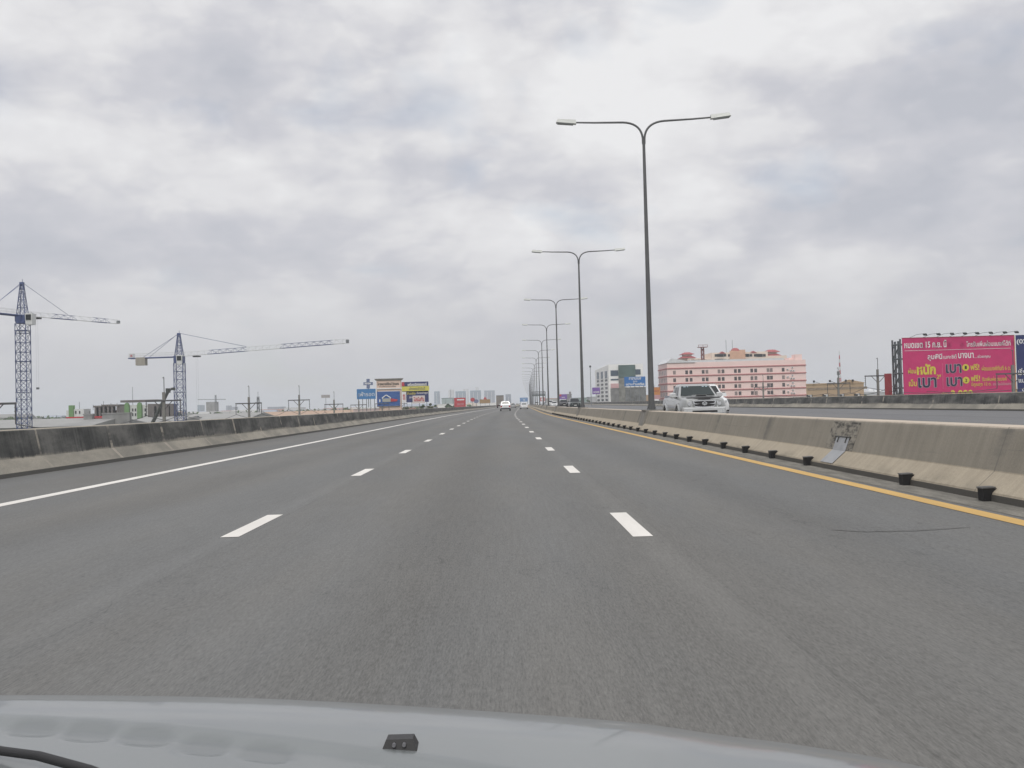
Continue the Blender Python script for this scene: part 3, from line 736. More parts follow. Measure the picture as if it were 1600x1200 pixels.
def block(label, px0, px1, pyt, D, depth, wm, cat='building', name='building', group=None, roof=None, skew=0):
    x0, x1, _, z1 = bbrect(px0, px1, pyt, pyt, D); cx = (x0 + x1) / 2; w = (x1 - x0) / 2; H = z1 - GZ
    t = thing(name, label, cat, (cx, D, GZ), 0, group)
    q = skew * depth; fp = lambda z, e: [(-w - e, -e, z), (w + e, -e, z), (w + e + q, depth + e, z), (-w - e + q, depth + e, z)]
    b = MB(); b.hexa(fp(0, 0), fp(H, 0), wm); b.build('wall', t)
    b = MB(); b.hexa(fp(H, .12), fp(H + .28, .12), roof or wm); b.build('roof', t)
    return t, w, H
# --- pink apartment block
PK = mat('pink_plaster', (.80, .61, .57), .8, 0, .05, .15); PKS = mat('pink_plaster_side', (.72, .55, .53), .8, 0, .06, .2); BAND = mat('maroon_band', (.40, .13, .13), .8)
REDT = mat('red_roof_tile', (.36, .09, .09), .8); CRM = mat('cream_plaster', (.76, .64, .54), .8, 0, .06, .2); SALM = mat('salmon_plaster', (.62, .38, .26), .8)
FRM = mat('window_frame_pale', (.50, .42, .40), .6); WG = mat('window_glass_room', (.05, .045, .05), .15)
def room_glass(name, a, c_):
    b = NB(name, .2, 'Object'); oi = b.nt.nodes.new('ShaderNodeObjectInfo'); rn = oi.outputs['Random']
    f = b.rng(rn, .45, .55); st_ = b.rng(b.math('FRACT', b.math('MULTIPLY', rn, 7.3)), .3, .9)
    return b.done(b.mix(b.math('MULTIPLY', f, st_), a, c_))
WG = room_glass('window_glass_curtained', (.035, .03, .035), (.24, .19, .18))
TINR = mat('pale_metal_roof', (.62, .63, .64), .45, .2)
D = 410.0; x0, x1, _, zt = bbrect(1042, 1258.7, 564.5, 564.5, D); k = D / F
t = thing('apartment_block', 'long pink apartment block with maroon bands behind the silver pickup', 'building', (x0, D, GZ)); Wd = x1 - x0; H = zt - GZ
b = MB(); b.box(0, Wd, 0, 23, 0, H, PK); b.build('wall', t)
b = MB(); b.box(-.05, -.01, .0, 23, 0, H - .1, PKS); b.build('side_wall', t)
b = MB(); b.box(.3, Wd * .22, 1, 23, H, H + .3, PK)
b.add([(-.4, -.4, H), (Wd * .205, -.4, H), (Wd * .02 + .6, -.4, H + 1.9), (-.4, 23, H), (Wd * .205, 23, H), (Wd * .02 + .6, 23, H + 1.9)], [(0, 1, 2), (3, 5, 4), (0, 2, 5, 3), (1, 4, 5, 2)], TINR); b.build('roof', t)
b = MB(); b.box(Wd * .15, Wd * .845, .3, .5, H, H + .9, TINR); b.build('railing', t)
b = MB(); b.box(Wd * .93, Wd * .98, 1, 6, H, H + 2.2, PK); b.box(Wd * .90, Wd * .995, 4, 10, H, H + 1.0, PK); b.build('stair_tower', t)
BZ = [H - (y - 564.5) * k for y in (573.2, 585.2, 597.0, 608.6, 620.0, 631.5)]
for z in BZ: b = MB(); b.box(-.25, Wd + .15, -.28, 23.1, z - .19, z + .19, BAND); b.build('cornice', t)
zx = lambda q: ((900 + q / 4.21) - 1042) * k
cols = [645, 726, 754, 835, 860, 940, 966, 1048, 1074, 1156, 1182, 1264, 1285, 1364]
spots = [(zx(c) , (BZ[i] + BZ[i + 1]) / 2 - .1) for i in range(5) for c in cols]
window_set(t, spots, 1.15, 1.55, -.01, FRM, WG)
acs = MB(); acs.box(-.35, .35, -.45, 0, -.25, .25, TINR); acs.disc((0, 0), .18, -.46, -.44, BLACK, 10, 'y'); f0 = None
for i in range(5):
    for c, dz in ((1392, 0), (1415, -.6), (1432, -.7), (1424, .7)):
        if f0 is None: f0 = o = acs.build('air_conditioner', t)
        else: o = f0.copy(); C.objects.link(o)
        o.parent = t; o.location = (zx(c), 0, (BZ[i] + BZ[i + 1]) / 2 + dz * .9)
window_set(t, [(3 + 4.2 * j, (BZ[i] + BZ[i + 1]) / 2) for i in range(5) for j in range(5)], 1.9, 1.7, -.06, FRM, mat('window_glass_side', (.14, .13, .14), .3), side='x')
b = MB(); b.box(-.06, .0, -.02, .0, 0, 1, BAND)
# --- cream hotel behind with red pagoda roofs
D = 520.0; k = D / F; x0, x1, _, zt = bbrect(1075, 1226, 561, 561, D); X0 = x0
t = thing('apartment_block', 'cream apartment block with red pagoda roofs peeking over the pink one', 'building', (X0, D, GZ)); Wd = x1 - x0; H = zt - GZ
hx = lambda q: ((900 + q / 4.21) - 1075) * k
def hz(q, qx=1000): return (W(900 + qx / 4.21, 520 + q / 4.21, D).z - GZ)
b = MB(); b.box(hx(735), hx(890), 0, 18, 0, hz(168, 800), CRM); b.box(hx(890), hx(1262), -1, 20, 0, hz(128, 1050), CRM); b.box(hx(1262), hx(1390), 0, 18, 0, hz(150, 1320), CRM)
b.box(hx(700), hx(790), 3, 14, 0, hz(165, 745), CRM); b.build('wall', t)
b = MB(); b.box(hx(1010), hx(1050), -1.6, -1, 0, hz(118, 1040), SALM); b.box(hx(1075), hx(1112), -1.6, -1, 0, hz(112, 1090), SALM); b.box(hx(1050), hx(1075), -1.5, 4, 0, hz(120, 1060), SALM); b.build('central_bay', t)
def pagoda(xa, xb, z, h, y0=1, y1=13):
    b = MB(); c = (xa + xb) / 2; w = (xb - xa) / 2
    b.hexa([(xa, y0, z), (xb, y0, z), (xb, y1, z), (xa, y1, z)], [(c - w * .55, y0 + 3, z + h), (c + w * .55, y0 + 3, z + h), (c + w * .55, y1 - 3, z + h), (c - w * .55, y1 - 3, z + h)], REDT)
    b.box(c - w * .5, c + w * .5, y0 + 3.2, y1 - 3.2, z + h, z + h + .9, CRM)
    b.hexa([(c - w * .85, y0 + 1.5, z + h + .9), (c + w * .85, y0 + 1.5, z + h + .9), (c + w * .85, y1 - 1.5, z + h + .9), (c - w * .85, y1 - 1.5, z + h + .9)],
           [(c - w * .3, y0 + 4, z + 2 * h + .9), (c + w * .3, y0 + 4, z + 2 * h + .9), (c + w * .3, y1 - 4, z + 2 * h + .9), (c - w * .3, y1 - 4, z + 2 * h + .9)], REDT)
    b.build('pagoda_roof', t)
pagoda(hx(693), hx(797), hz(165, 745), 1.1); pagoda(hx(1252), hx(1368), hz(152, 1310), 1.3)
for a, c, q in ((940, 985, 138), (1145, 1190, 134)):
    b = MB(); z = hz(q, a); b.add([(hx(a), -1.3, z), (hx(c), -1.3, z), ((hx(a) + hx(c)) / 2, -1.3, z + 1.1), (hx(a), 4, z), (hx(c), 4, z), ((hx(a) + hx(c)) / 2, 4, z + 1.1)], [(0, 1, 2), (3, 5, 4), (0, 2, 5, 3), (1, 4, 5, 2), (0, 3, 4, 1)], REDT); b.build('gable_roof', t)
b = MB(); zz = hz(118, 1062); ra = []
for i in range(5): a = i / 4 * math.pi / 2; ra.append([(hx(1062) + math.cos(a) * 2.3 * math.cos(q * .5236), 4 + math.cos(a) * 2.3 * math.sin(q * .5236), zz + math.sin(a) * 1.7) for q in range(12)])
b.rings(ra, REDT); b.build('dome', t)
for q in (1008, 1050): b = MB(); b.tube([(hx(q), 6, hz(128, q)), (hx(q), 6, hz(42, q))], .12, STEEL, 5); b.build('antenna', t)
spots = [(hx(c), hz(q, c)) for q in (149, 181) for c in (930, 948, 968, 1018, 1036, 1098, 1118, 1140, 1188, 1206, 1228)] + [(hx(c), hz(186, c)) for c in (752, 790, 830, 862, 1290, 1330, 1360)]
window_set(t, spots, 3.4, 1.7, -1.02, CRM, GLASS)
# red-and-white aerial tower
D = 460; p0 = W(1098, 560, D); zt = W(1098, 543, D).z - GZ
t = thing('telecom_mast', 'rusty red lattice mast with a platform top above the pink block', 'mast', (p0.x, D, GZ)); b = MB(); RST = mat('rusty_red_steel', (.22, .08, .07), .7)
lattice(b, (0, 0, 0), (0, 0, zt), 1.5, 1.1, RST, .16, 2.2); b.build('mast', t); b = MB(); b.box(-2.1, 2.1, -1.5, 1.5, zt, zt + .25, RST); b.box(-2, 2, -1.5, -1.4, zt + 1, zt + 1.15, RST)
for x in (-2, 0, 2): b.box(x - .1, x + .1, -1.5, -1.4, zt, zt + 1.2, RST)
b.build('platform', t)
# --- white office with green glass
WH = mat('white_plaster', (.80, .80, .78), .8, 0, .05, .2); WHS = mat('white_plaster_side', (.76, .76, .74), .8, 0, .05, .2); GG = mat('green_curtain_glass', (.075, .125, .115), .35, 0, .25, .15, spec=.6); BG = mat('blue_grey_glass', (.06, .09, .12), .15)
D = 420.0; k = D / F; x0, x1, _, zt = bbrect(950.5, 1004.5, 568.8, 568.8, D)
t = thing('office_building', 'white office block with green glass front left of the nearest lamp', 'building', (x0, D, GZ)); Wd = x1 - x0; H = zt - GZ
oz = lambda q: (W(975, 560 + q / 12.31, D).z - GZ); ox = lambda q: ((930 + q / 12.31) - 950.5) * k
b = MB(); b.box(0, Wd, 0, 22, 0, H, WH); b.build('wall', t)
b = MB(); yb = 40; xb = W(937.8, 600, D).x - x0
b.hexa([(xb, 20, 0), (-.01, .3, 0), (-.01, 22, 0), (xb, 22, 0)], [(xb, 20, H - 1.6), (-.01, .3, H - .1), (-.01, 22, H - .1), (xb, 22, H - 1.6)], WHS); wing = b.build('side_wing', t)
b = MB(); b.box(ox(440), ox(765), -.9, 1, oz(370), oz(128), GG); b.build('curtain_wall', t)
b = MB(); b.box(ox(440), ox(560), -.7, 1, 0, oz(372), mat('grey_louvres', (.20, .20, .18), .8, 0, .3, .7)); b.box(ox(560), ox(960), -.6, .5, 0, oz(560), mat('grey_louvres_dark', (.15, .155, .15), .8, 0, .45, .5)); b.box(ox(280), ox(438), -.5, .5, 0, oz(575), mat('grey_louvres_mid', (.19, .19, .185), .8, 0, .3, .6)); b.build('lower_screen', t)
for a, c, q0, q1 in ((290, 438, 332, 225), (768, 870, 318, 215), (290, 438, 418, 388)):
    b = MB(); b.box(ox(a), ox(c), -.12, .1, oz(q0), oz(q1), BG); b.build('window', t)
b = MB(); b.box(ox(285), ox(440), -.62, -.1, oz(565), oz(480), mat('pale_red_banner', (.55, .35, .35), .7)); b.build('banner', t)
win = None
for r_ in range(7):
    for c_ in range(3):
        qx = 130 + 50 * c_; qz = (300, 410, 487, 562, 638, 715, 790)[r_]; h = 2.9 if r_ == 0 else .85
        fr = 1 - (qx - 100) / 160.0; yy = .3 + 19.7 * fr; xx = xb * fr
        b = MB(); b.box(-1.7, 1.7, -.06, .05, -h / 2, h / 2, BG if r_ == 0 else GLASS); o = b.build('window', wing)
        o.location = (xx, yy - .12, oz(qz + 6) + .15); o.rotation_euler = (0, 0, -math.atan2(19.7, -xb) * 1.0)
# blue billboard in front of it
bl, pn, w, zb, zt = billboard('bright blue billboard with white lettering on tall posts before the white office', 975.6, 1008.5, 588.6, 603.2, 330, BLUE, .3, 5, 'lattice')
text_mesh('lettering', 'ลาซานเบส', -w * .58, w * .60, zb + (zt - zb) * .68, zb + (zt - zb) * .95, -.01, WHT, pn, .02)
text_mesh('lettering', 'ติดต่อ', -w * .18, w * .22, zb + (zt - zb) * .42, zb + (zt - zb) * .63, -.01, WHT, pn, .01)
text_mesh('lettering', 'เปาะชั้นคริส', -w * .86, w * .90, zb + (zt - zb) * .08, zb + (zt - zb) * .38, -.01, WHT, pn, .03)
ORG = mat('print_orange', (.52, .21, .06), .7); VIO = mat('print_purple', (.17, .08, .33), .7)
bl, pn, w, zb, zt = billboard('small orange hoarding in the gap beside the pink block', 1019, 1031.5, 605, 621, 360, ORG, .3, 2, 'post')
b = MB(); b.box(-w, w, -.02, -.006, zb - .6, zb + (zt - zb) * .25, flat('print_pinkish', (.5, .28, .30))); b.box(-w * .8, w * .7, -.03, -.021, zb + (zt - zb) * .6, zb + (zt - zb) * .66, BRICK); b.build('stripe', pn)
b = MB(); b.bar((-w * .5, 0, zt), (-w * .3, -.9, zt + .8), .05, STEEL); b.bar((w * .5, 0, zt), (w * .6, -.9, zt + .7), .05, STEEL); b.build('floodlight', bl)
bl, pn, w, zb, zt = billboard('purple billboard standing left of the white office block', 925.5, 937.5, 605.5, 615.8, 400, VIO, .3, 1)
text_mesh('lettering', 'HOME', -w * .7, w * .8, zb + (zt - zb) * .15, zb + (zt - zb) * .45, -.01, WHT, pn, .02)
p0 = W(923, 600, 260); t = thing('light_mast', 'thin single light mast left of the white office block', 'light mast', (p0.x, 260, GZ)); zt = W(923, 574, 260).z - GZ
b = MB(); b.tube([(0, 0, 0), (0, 0, zt)], [.14, .07], STEEL, 6); b.build('pole', t); b = MB(); b.box(-.25, .2, -.2, .2, zt, zt + .45, BLACK); b.build('lamp_head', t)
# --- tan flat-roofed building
TAN = mat('tan_plaster', (.42, .31, .205), .85, 0, .06, .2); D = 240; k = D / F
t, w, H = block('tan flat-roofed building between the pink block and the magenta billboard', 1259.5, 1349.5, 600.3, D, 20, TAN, skew=.31)
b = MB(); b.add([(w * .15, -.05, H + .29), (w, -.05, H + .29), (w * .5, -.05, H + 1.0), (w * .15 + 5, 18, H + .29), (w + 5, 18, H + .29), (w * .5 + 5, 18, H + 1.0)], [(0, 1, 2), (3, 5, 4), (0, 2, 5, 3), (1, 4, 5, 2)], TAN); b.build('pediment', t)
TW = mat('tan_louvre', (.26, .21, .16), .8, 0, .2, 2); o = None
b = MB(); b.box(-1.05, 1.05, -.05, .02, -.28, .28, TW)
for i in range(7):
    o = b.build('window', t) if o is None else o.copy()
    if i: C.objects.link(o)
    o.parent = t; o.location = (-w + 1.3 + i * 2.0, 0, H - 1.0 * 1.0)
for i in range(4):
    x = -w + .6 + i * 3.75; b = MB(); b.box(x - .55, x + .55, -.7, 0, H - 3.05, H - 2.35, TINR); b.disc((x - .2, H - 2.7), .26, -.72, -.69, BLACK, 12, 'y'); b.box(x - .6, x - .45, -.75, 0, H - 3.1, H - 2.3, BLACK); b.box(x + .45, x + .6, -.75, 0, H - 3.1, H - 2.3, BLACK); b.build('air_conditioner', t)
for q in (1270, 1295, 1320, 1331):
    x = (q - 1303.7) * k; b = MB(); b.bar((x, -.4, H + .75), (x + 2.0, 1.5, H + .3), .05, ARM); b.box(x - .2, x + .15, -.7, -.3, H + .5, H + 1.0, BLACK); b.build('floodlight', t)
x = (1327 - 1303.7) * k; b = MB(); b.tube([(x, 8, H), (x, 8, H + 2.9)], .13, STEEL, 6); b.box(x - .25, x + .35, 7.8, 8.2, H + 2.3, H + 3.2, STEEL); b.build('vent_pipe', t)
p0 = W(1313, 600, 330); zt = W(1312, 549, 330).z - GZ; t = thing('telecom_mast', 'slender red and white banded antenna mast above the tan building', 'mast', (p0.x, 330, GZ)); n_ = 9; base = zt - 11
b = MB(); lattice(b, (0, 0, 0), (0, 0, base), .7, .55, STEEL, .045, 1.5); b.build('mast', t)
for i in range(n_):
    b = MB(); lattice(b, (0, 0, base + 11 * i / n_), (0, 0, base + 11 * (i + 1) / n_), .55 - .05 * i, .50 - .05 * i, REDP if i % 2 else CW, .035, .8); b.build('mast_section', t)
# white tanks and shed between poles
t, w, H = block('low pale shed with white tanks left of the magenta billboard', 1349.8, 1392, 613.5, 380, 12, mat('shed_grey', (.42, .43, .44), .8))
for x, r_ in ((-w * .3, 1.3), (w * .1, .8), (w * .38, 1.0)):
    b = MB(); b.rings([[(x + r_ * math.cos(a) * math.cos(q * .5236), 3 + r_ * math.cos(a) * math.sin(q * .5236), H + .2 + r_ * math.sin(a)) for q in range(12)] for a in (0, .4, .8, 1.2, 1.5)], CW); b.build('tank', t, smooth=60)
# --- left side: warehouses
RG = mat('grey_sheet_roof', (.30, .30, .29), .7, 0, .12, .15); RP_ = mat('peach_sheet_roof', (.40, .28, .20), .7, 0, .10, .2); LG = mat('light_grey_wall', (.40, .40, .385), .85, 0, .08, .3)
def warehouse(label, px0, px1, py_eave, py_ridge, D, depth, rm):
    x0, x1, ze, zr = bbrect(px0, px1, py_ridge, py_eave, D); cx = (x0 + x1) / 2; w = (x1 - x0) / 2
    t = thing('warehouse', label, 'warehouse', (cx, D, GZ)); he, hr = ze - GZ, zr - GZ
    b = MB(); b.box(-w, w, 0, depth, 0, he, LG); b.build('wall', t)
    b = MB(); b.add([(-w - .4, -.5, he), (w + .4, -.5, he), (w + .4, depth / 2, hr), (-w - .4, depth / 2, hr), (w + .4, depth + .5, he), (-w - .4, depth + .5, he)], [(0, 1, 2, 3), (3, 2, 4, 5), (0, 3, 5), (1, 4, 2), (0, 5, 4, 1)], rm); b.build('roof', t)
    return t, w, he, hr
t, w, he, hr = warehouse('wide grey-roofed warehouse with a thin red ridge at the left edge', -60, 140, 668, 655.5, 215, 34, RG)
b = MB(); b.box(w * .1, w * .75, 16.6, 17.4, hr, hr + .28, REDP); b.build('ridge_cap', t)
warehouse('grey-roofed warehouse below the second tower crane', 268, 382, 657.5, 646.5, 262, 40, RG)
warehouse('peach-roofed warehouse behind the utility poles left of the billboards', 378, 556, 653, 642.5, 300, 60, RP_)
warehouse('grey low shed between the unfinished blocks and the second crane', 196, 275, 660, 652, 250, 30, RG)
t, w, H = block('long white low roof with pinkish walls under the pale blue billboard', 552, 592, 638.5, 290, 25, mat('pinkish_wall', (.5, .4, .38), .8), roof=WH)
# unfinished concrete blocks in front of the green building
ROUGH = mat('raw_concrete', (.25, .25, .245), .95, 0, .25, .4)
for a, c, y_, lab in ((130.5, 144, 648.5, 'narrow raw concrete core left of the unfinished green and white block'), (159.5, 202, 646.8, 'wide raw concrete wall block in front of the green and white building')):
    t, w, H = block(lab, a, c, y_, 228, 1.4, ROUGH, roof=ROUGH)
    for x in ([-w * .9, w * .2] if w > 2 else [0]): b = MB(); b.tube([(x, 1, H), (x, 1, H + .9)], .06, ARM, 5); b.build('rebar', t)
t, w, H = block('block painted dark for the shade between the two raw concrete walls', 144.2, 159.3, 654, 229, 1.0, mat('painted_shade_grey', (.08, .08, .08), .9), roof=REDT)  # dark wall colour stands in for the shade of the gap
# green and white building
D = 300.0; k = D / F; GRN = mat('leaf_green_paint', (.15, .27, .115), .8); BRN = mat('grey_brown_frame', (.15, .135, .13), .85); WHB = mat('offwhite_plaster', (.60, .61, .60), .85)
x0, x1, _, zt = bbrect(95, 266, 625, 625, D)
t = thing('apartment_block', 'unfinished white and brown block with leaf-green strips between the cranes', 'building', (x0, D, GZ))
gx = lambda q: ((q / 4.617) - 95) * k
def gz(q, qx=900): return W(qx / 4.617, 420 + q / 4.617, D).z - GZ
b = MB(); b.box(gx(530), gx(602), 0, 5, 0, gz(1012, 560), WHB); b.build('wall', t); b = MB(); b.box(gx(905), gx(1060), 0, 5, 0, gz(982, 980), WHB); b.build('wall', t); b = MB(); b.box(gx(445), gx(498), 3, 5, 0, gz(1022, 470), WHB); b.build('wall', t)
b = MB()
for q0, q1, qt in ((680, 722, 1000), (738, 782, 992), (798, 850, 992)):
    b.box(gx(q0), gx(q1), 2, 4, 0, gz(qt + 28, q0), mat('brick_infill', (.22, .13, .11), .9)); z = gz(qt, q0)
    for x in (gx(q0), gx(q1) - .5): b.box(x, x + .55, -.2, 1.99, 0, z, BRN)
    b.box(gx(q0) - .3, gx(q1) + .3, -.3, 4.2, z, z + .5, BRN)
b.box(gx(870), gx(1120), -.6, 5.3, gz(962, 990), gz(946, 990), BRN); b.box(gx(850), gx(905), 0, 4, 0, gz(985, 880), BRN)
for q in (1062, 1085, 1125, 1160, 1190, 1222): b.box(gx(q), gx(q) + .9, -.3, 3, 0, gz(975, q), BRN)
b.box(gx(1062), gx(1232), -.2, 3.2, gz(990, 1150), gz(975, 1150), BRN); b.box(gx(1062), gx(1225), 1.5, 2.9, 0, gz(1048, 1150), WHB); b.build('frame', t)
b = MB(); b.box(gx(498), gx(531), -.5, .8, 0, gz(985, 515), GRN); b.build('green_strip', t)
for q in (900, 990):
    b = MB(); zt_ = gz(965, 960); rg = []
    for y in (-.9, -.01): rg.append([(gx(q), y, 2), (gx(q + 32), y, 2), (gx(q + 32), y, zt_ - .9), (gx(q + 27), y, zt_ - .2), (gx(q + 16), y, zt_), (gx(q + 5), y, zt_ - .2), (gx(q), y, zt_ - .9)])
    b.rings(rg, GRN); b.build('green_strip', t)
spots = [(gx(c), gz(q, c)) for q in (1018, 1052) for c in (952, 972, 1042)] + [(gx(c), gz(1035, c)) for c in (545, 572)]
window_set(t, spots, .5, .95, -.01, WHB, GLASS)
for q, qt in ((510, 960), (610, 980), (672, 975), (686, 955), (740, 968), (785, 970), (900, 850)):
    b = MB(); b.tube([(gx(q), 6, gz(1020, q)), (gx(q), 6, gz(qt, q))], .07, STEEL, 5); b.build('rod', t)
# diagonal boom
D = 205; A = W(240, 660, D); B = W(262, 613, D); t = thing('crawler_crane', 'dark slanting crane boom rising over the parapet beside the second tower crane', 'crane', (A.x, D, GZ))
d_ = (B - A); A0 = Vector((-.0, 0, 1.8)); sl_ = (B - A) ; bt = Vector((B.x - A.x, 0, B.z - GZ)); bb = Vector((A.x - A.x - 5.2, 0, 1.8))
BM = mat('boom_dark', (.05, .055, .05), .6); b = MB(); b.tube([bb, bt], [.48, .30], BM, 6); b.build('boom', t)
b = MB(); b.bar(bt, bt + Vector((1.2, 0, .9)), .14, BM); b.box(bt.x - .3, bt.x + .5, -.3, .3, bt.z - .1, bt.z + .8, BM); b.box(bt.x + .7, bt.x + 1.5, -.2, .2, bt.z + .4, bt.z + .9, BM); b.build('boom_head', t)
b = MB(); b.box(bb.x - 3, bb.x + 3, -1.6, 1.6, 1.0, 2.8, YLW); b.build('cab', t)
b = MB(); b.box(bb.x - 3, bb.x + 3, -2, -1.2, 0, 1, BM); b.box(bb.x - 3, bb.x + 3, 1.2, 2, 0, 1, BM); b.build('track', t)
# --- signs cluster
x0, x1, z0, z1 = bbrect(557.5, 586.8, 607.7, 623.5, 270)
SKY = mat('print_sky_blue', (.05, .19, .42), .6)
bl, pn, w, zb, zt = billboard('pale blue billboard on thin posts left of the cream gateway', 557.5, 586.8, 607.7, 623.5, 270, SKY, .3, 5)
text_mesh('lettering', 'เฟ้ารอด', -w * .80, w * .88, zb + (zt - zb) * .28, zb + (zt - zb) * .72, -.01, WHT, pn, .0)
D = 300; x0, x1, z0, z1 = bbrect(568, 582.5, 592, 607, D); cx = (x0 + x1) / 2; w = (x1 - x0) / 2; zc = (z0 + z1) / 2 - GZ; hh = (z1 - z0) / 2
t = thing('cross_sign', 'grey-blue clinic cross sign on a pole above the pale blue billboard', 'sign', (cx, D, GZ)); CBL = mat('cross_grey_blue', (.11, .145, .24), .7)
b = MB(); b.box(-w, w, -.3, .3, zc - hh * .3, zc + hh * .3, CBL); b.box(-w * .33, w * .33, -.3, .3, zc + hh * .3, zc + hh, CBL); b.box(-w * .33, w * .33, -.3, .3, zc - hh, zc - hh * .3, CBL); cr_ = b.build('panel', t)
text_mesh('lettering', 'คลินิก', -w * .7, w * .6, zc - hh * .14, zc + hh * .2, -.31, WHT, cr_, .04)
b = MB(); b.tube([(0, .1, 0), (0, .1, zc - hh)], .14, STEEL, 6); b.build('pole', t)
D = 290; k = D / F; x0, x1, z0, z1 = bbrect(587, 628, 591.5, 640, D); cx = (x0 + x1) / 2; w = (x1 - x0) / 2
t = thing('gateway_sign', 'tall cream portal framing a blue billboard with a white house logo', 'sign', (cx, D, GZ)); PC = mat('cream_portal', (.66, .50, .41), .8, 0, .06, .3); zt = z1 - GZ
sz = lambda q: W(607, 585 + q / 12.31, D).z - GZ; sx = lambda q: ((550 + q / 12.31) - 607.5) * k
b = MB(); b.box(-w + .3, w - .3, 0, 2.2, sz(320), zt - .5, PC); b.box(-w + .3, sx(480), 0, 2.2, 0, sz(320), PC); b.box(sx(925), w - .3, 0, 2.2, 0, sz(320), PC); b.box(sx(480), sx(925), .3, 1.8, 0, sz(610), PC); b.build('portal', t)
b = MB(); b.hexa([(-w + .1, -.2, zt - .5), (w - .1, -.2, zt - .5), (w - .1, 2.4, zt - .5), (-w + .1, 2.4, zt - .5)], [(-w - .3, -.5, zt), (w + .3, -.5, zt), (w + .3, 2.7, zt), (-w - .3, 2.7, zt)], mat('cornice_grey', (.33, .30, .27), .8)); b.box(-w, w, -.25, -.005, sz(282), sz(262), WHT); b.build('cornice', t)
text_mesh('lettering', 'โครงการปีใหม่ วิลเลจ', sx(490), sx(905), sz(208), sz(150), -.02, mat('letter_grey_brown', (.13, .11, .09), .7), t, .06)
text_mesh('lettering', 'บ้านเดี่ยวและทาวน์โฮม', sx(525), sx(850), sz(245), sz(218), -.02, mat('letter_grey_brown', (.13, .11, .09), .7), t, .03)
RB = mat('print_royal_blue', (.03, .095, .30), .6); b = MB(); b.box(sx(484), sx(922), -.15, .2, sz(608), sz(328), RB); pn = b.build('panel', t)
lw = .16; P = lambda a, c: (sx(a), -.22, sz(c)); b = MB()
for a, c in (((580, 455), (660, 398)), ((660, 398), (745, 455)), ((578, 462), (600, 462)), ((728, 462), (748, 462))): b.bar(P(*a), P(*c), lw, WHT)
b.box(sx(585), sx(742), -.24, -.16, sz(528), sz(462), mat('logo_grey', (.36, .36, .33), .7)); b.box(sx(522), sx(545), -.24, -.16, sz(528), sz(475), WHT); b.build('logo', pn)
b = MB(); b.add([(sx(745), -.2, sz(525)), (sx(745), -.2, sz(462)), (sx(880), -.2, sz(485)), (sx(860), -.2, sz(520)), (sx(745), -.3, sz(525)), (sx(745), -.3, sz(462)), (sx(880), -.3, sz(485)), (sx(860), -.3, sz(520))], [(0, 1, 2, 3), (7, 6, 5, 4), (0, 4, 5, 1), (1, 5, 6, 2), (2, 6, 7, 3), (3, 7, 4, 0)], REDP); b.build('swoosh', pn)
# stacked advertising boards right of the portal
YS_ = mat('print_lemon', (.58, .54, .10), .6)
bl, pn, w, zb, zt = billboard('tall stack of navy and yellow Thai advertising boards right of the cream gateway', 628, 669.5, 596.5, 628.5, 305, NAVY, .3, 4)
hh = zt - zb; Q = lambda f: zb + hh * f
b = MB(); b.box(-w, w * 1.06, -.45, -.01, Q(.55), Q(.78), YS_); pY = b.build('yellow_board', pn)
text_mesh('lettering', 'เปิดจองแล้ววันนี้', -w * .45, w * .75, Q(.60), Q(.74), -.46, NAVY, pY, .01)
text_mesh('lettering', 'เครื่องเสียงรถยนต์', -w * .55, w * .88, Q(.80), Q(.96), -.02, WHT, pn, .03)
text_mesh('lettering', 'สินเชื่อ', -w * .62, w * .02, Q(.38), Q(.51), -.02, YLW, pn, .02); text_mesh('lettering', 'ห้องเช่าถูก', w * .12, w * .95, Q(.38), Q(.51), -.02, WHT, pn, .02)
text_mesh('lettering', '24 ชม.', -w * .45, -w * .15, Q(.20), Q(.29), -.02, WHT, pn, .02)
b = MB(); b.box(-w, -w * .68, -.3, -.01, Q(.0), Q(.53), WHT); b.build('white_board', pn)
text_mesh('lettering', 'ขาย', -w * .93, -w * .75, Q(.12), Q(.40), -.31, REDP, pn, .03)
b = MB(); b.box(-w, -w * .8, -.3, -.01, Q(.80), Q(.99), REDP); b.build('red_board', pn)
b = MB(); b.box(-w * .20, w * .72, -.5, -.01, Q(-.06), Q(.32), mat('print_cream', (.62, .56, .54), .7)); rb = b.build('cream_board', pn)
text_mesh('lettering', 'โปรโมชั่น', -w * .12, w * .66, Q(.04), Q(.26), -.51, REDP, rb, .04)
# red billboard, small signs
bl, pn, w, zb, zt = billboard('small red billboard against the hazy skyscrapers', 709.8, 727.5, 621.5, 636, 420, REDP, .4, 3)
b = MB(); b.box(-w * .5, w * .75, -.05, -.01, zb + (zt - zb) * .72, zb + (zt - zb) * .85, WHT); b.build('stripe', pn)
text_mesh('lettering', 'SALE 50%', -w * .5, w * .7, zb + (zt - zb) * .2, zb + (zt - zb) * .45, -.02, flat('print_pinkish', (.5, .28, .30)), pn, .02)
bl, pn, w, zb, zt = billboard('golden brown billboard with a crest before the skyscrapers', 749.5, 766, 624, 630, 560, mat('print_gold', (.32, .20, .08), .7), .5, 3)
b = MB(); b.add([(-w * .3, .1, zt), (w * .4, .1, zt), (0, .1, zt + 1.6), (-w * .3, .4, zt), (w * .4, .4, zt), (0, .4, zt + 1.6)], [(0, 1, 2), (3, 5, 4), (0, 2, 5, 3), (1, 4, 5, 2)], REDP); b.build('crest', bl)
t, w, H = block('white low wall of a petrol station under the golden billboard', 746, 775, 630, 600, 10, WH)
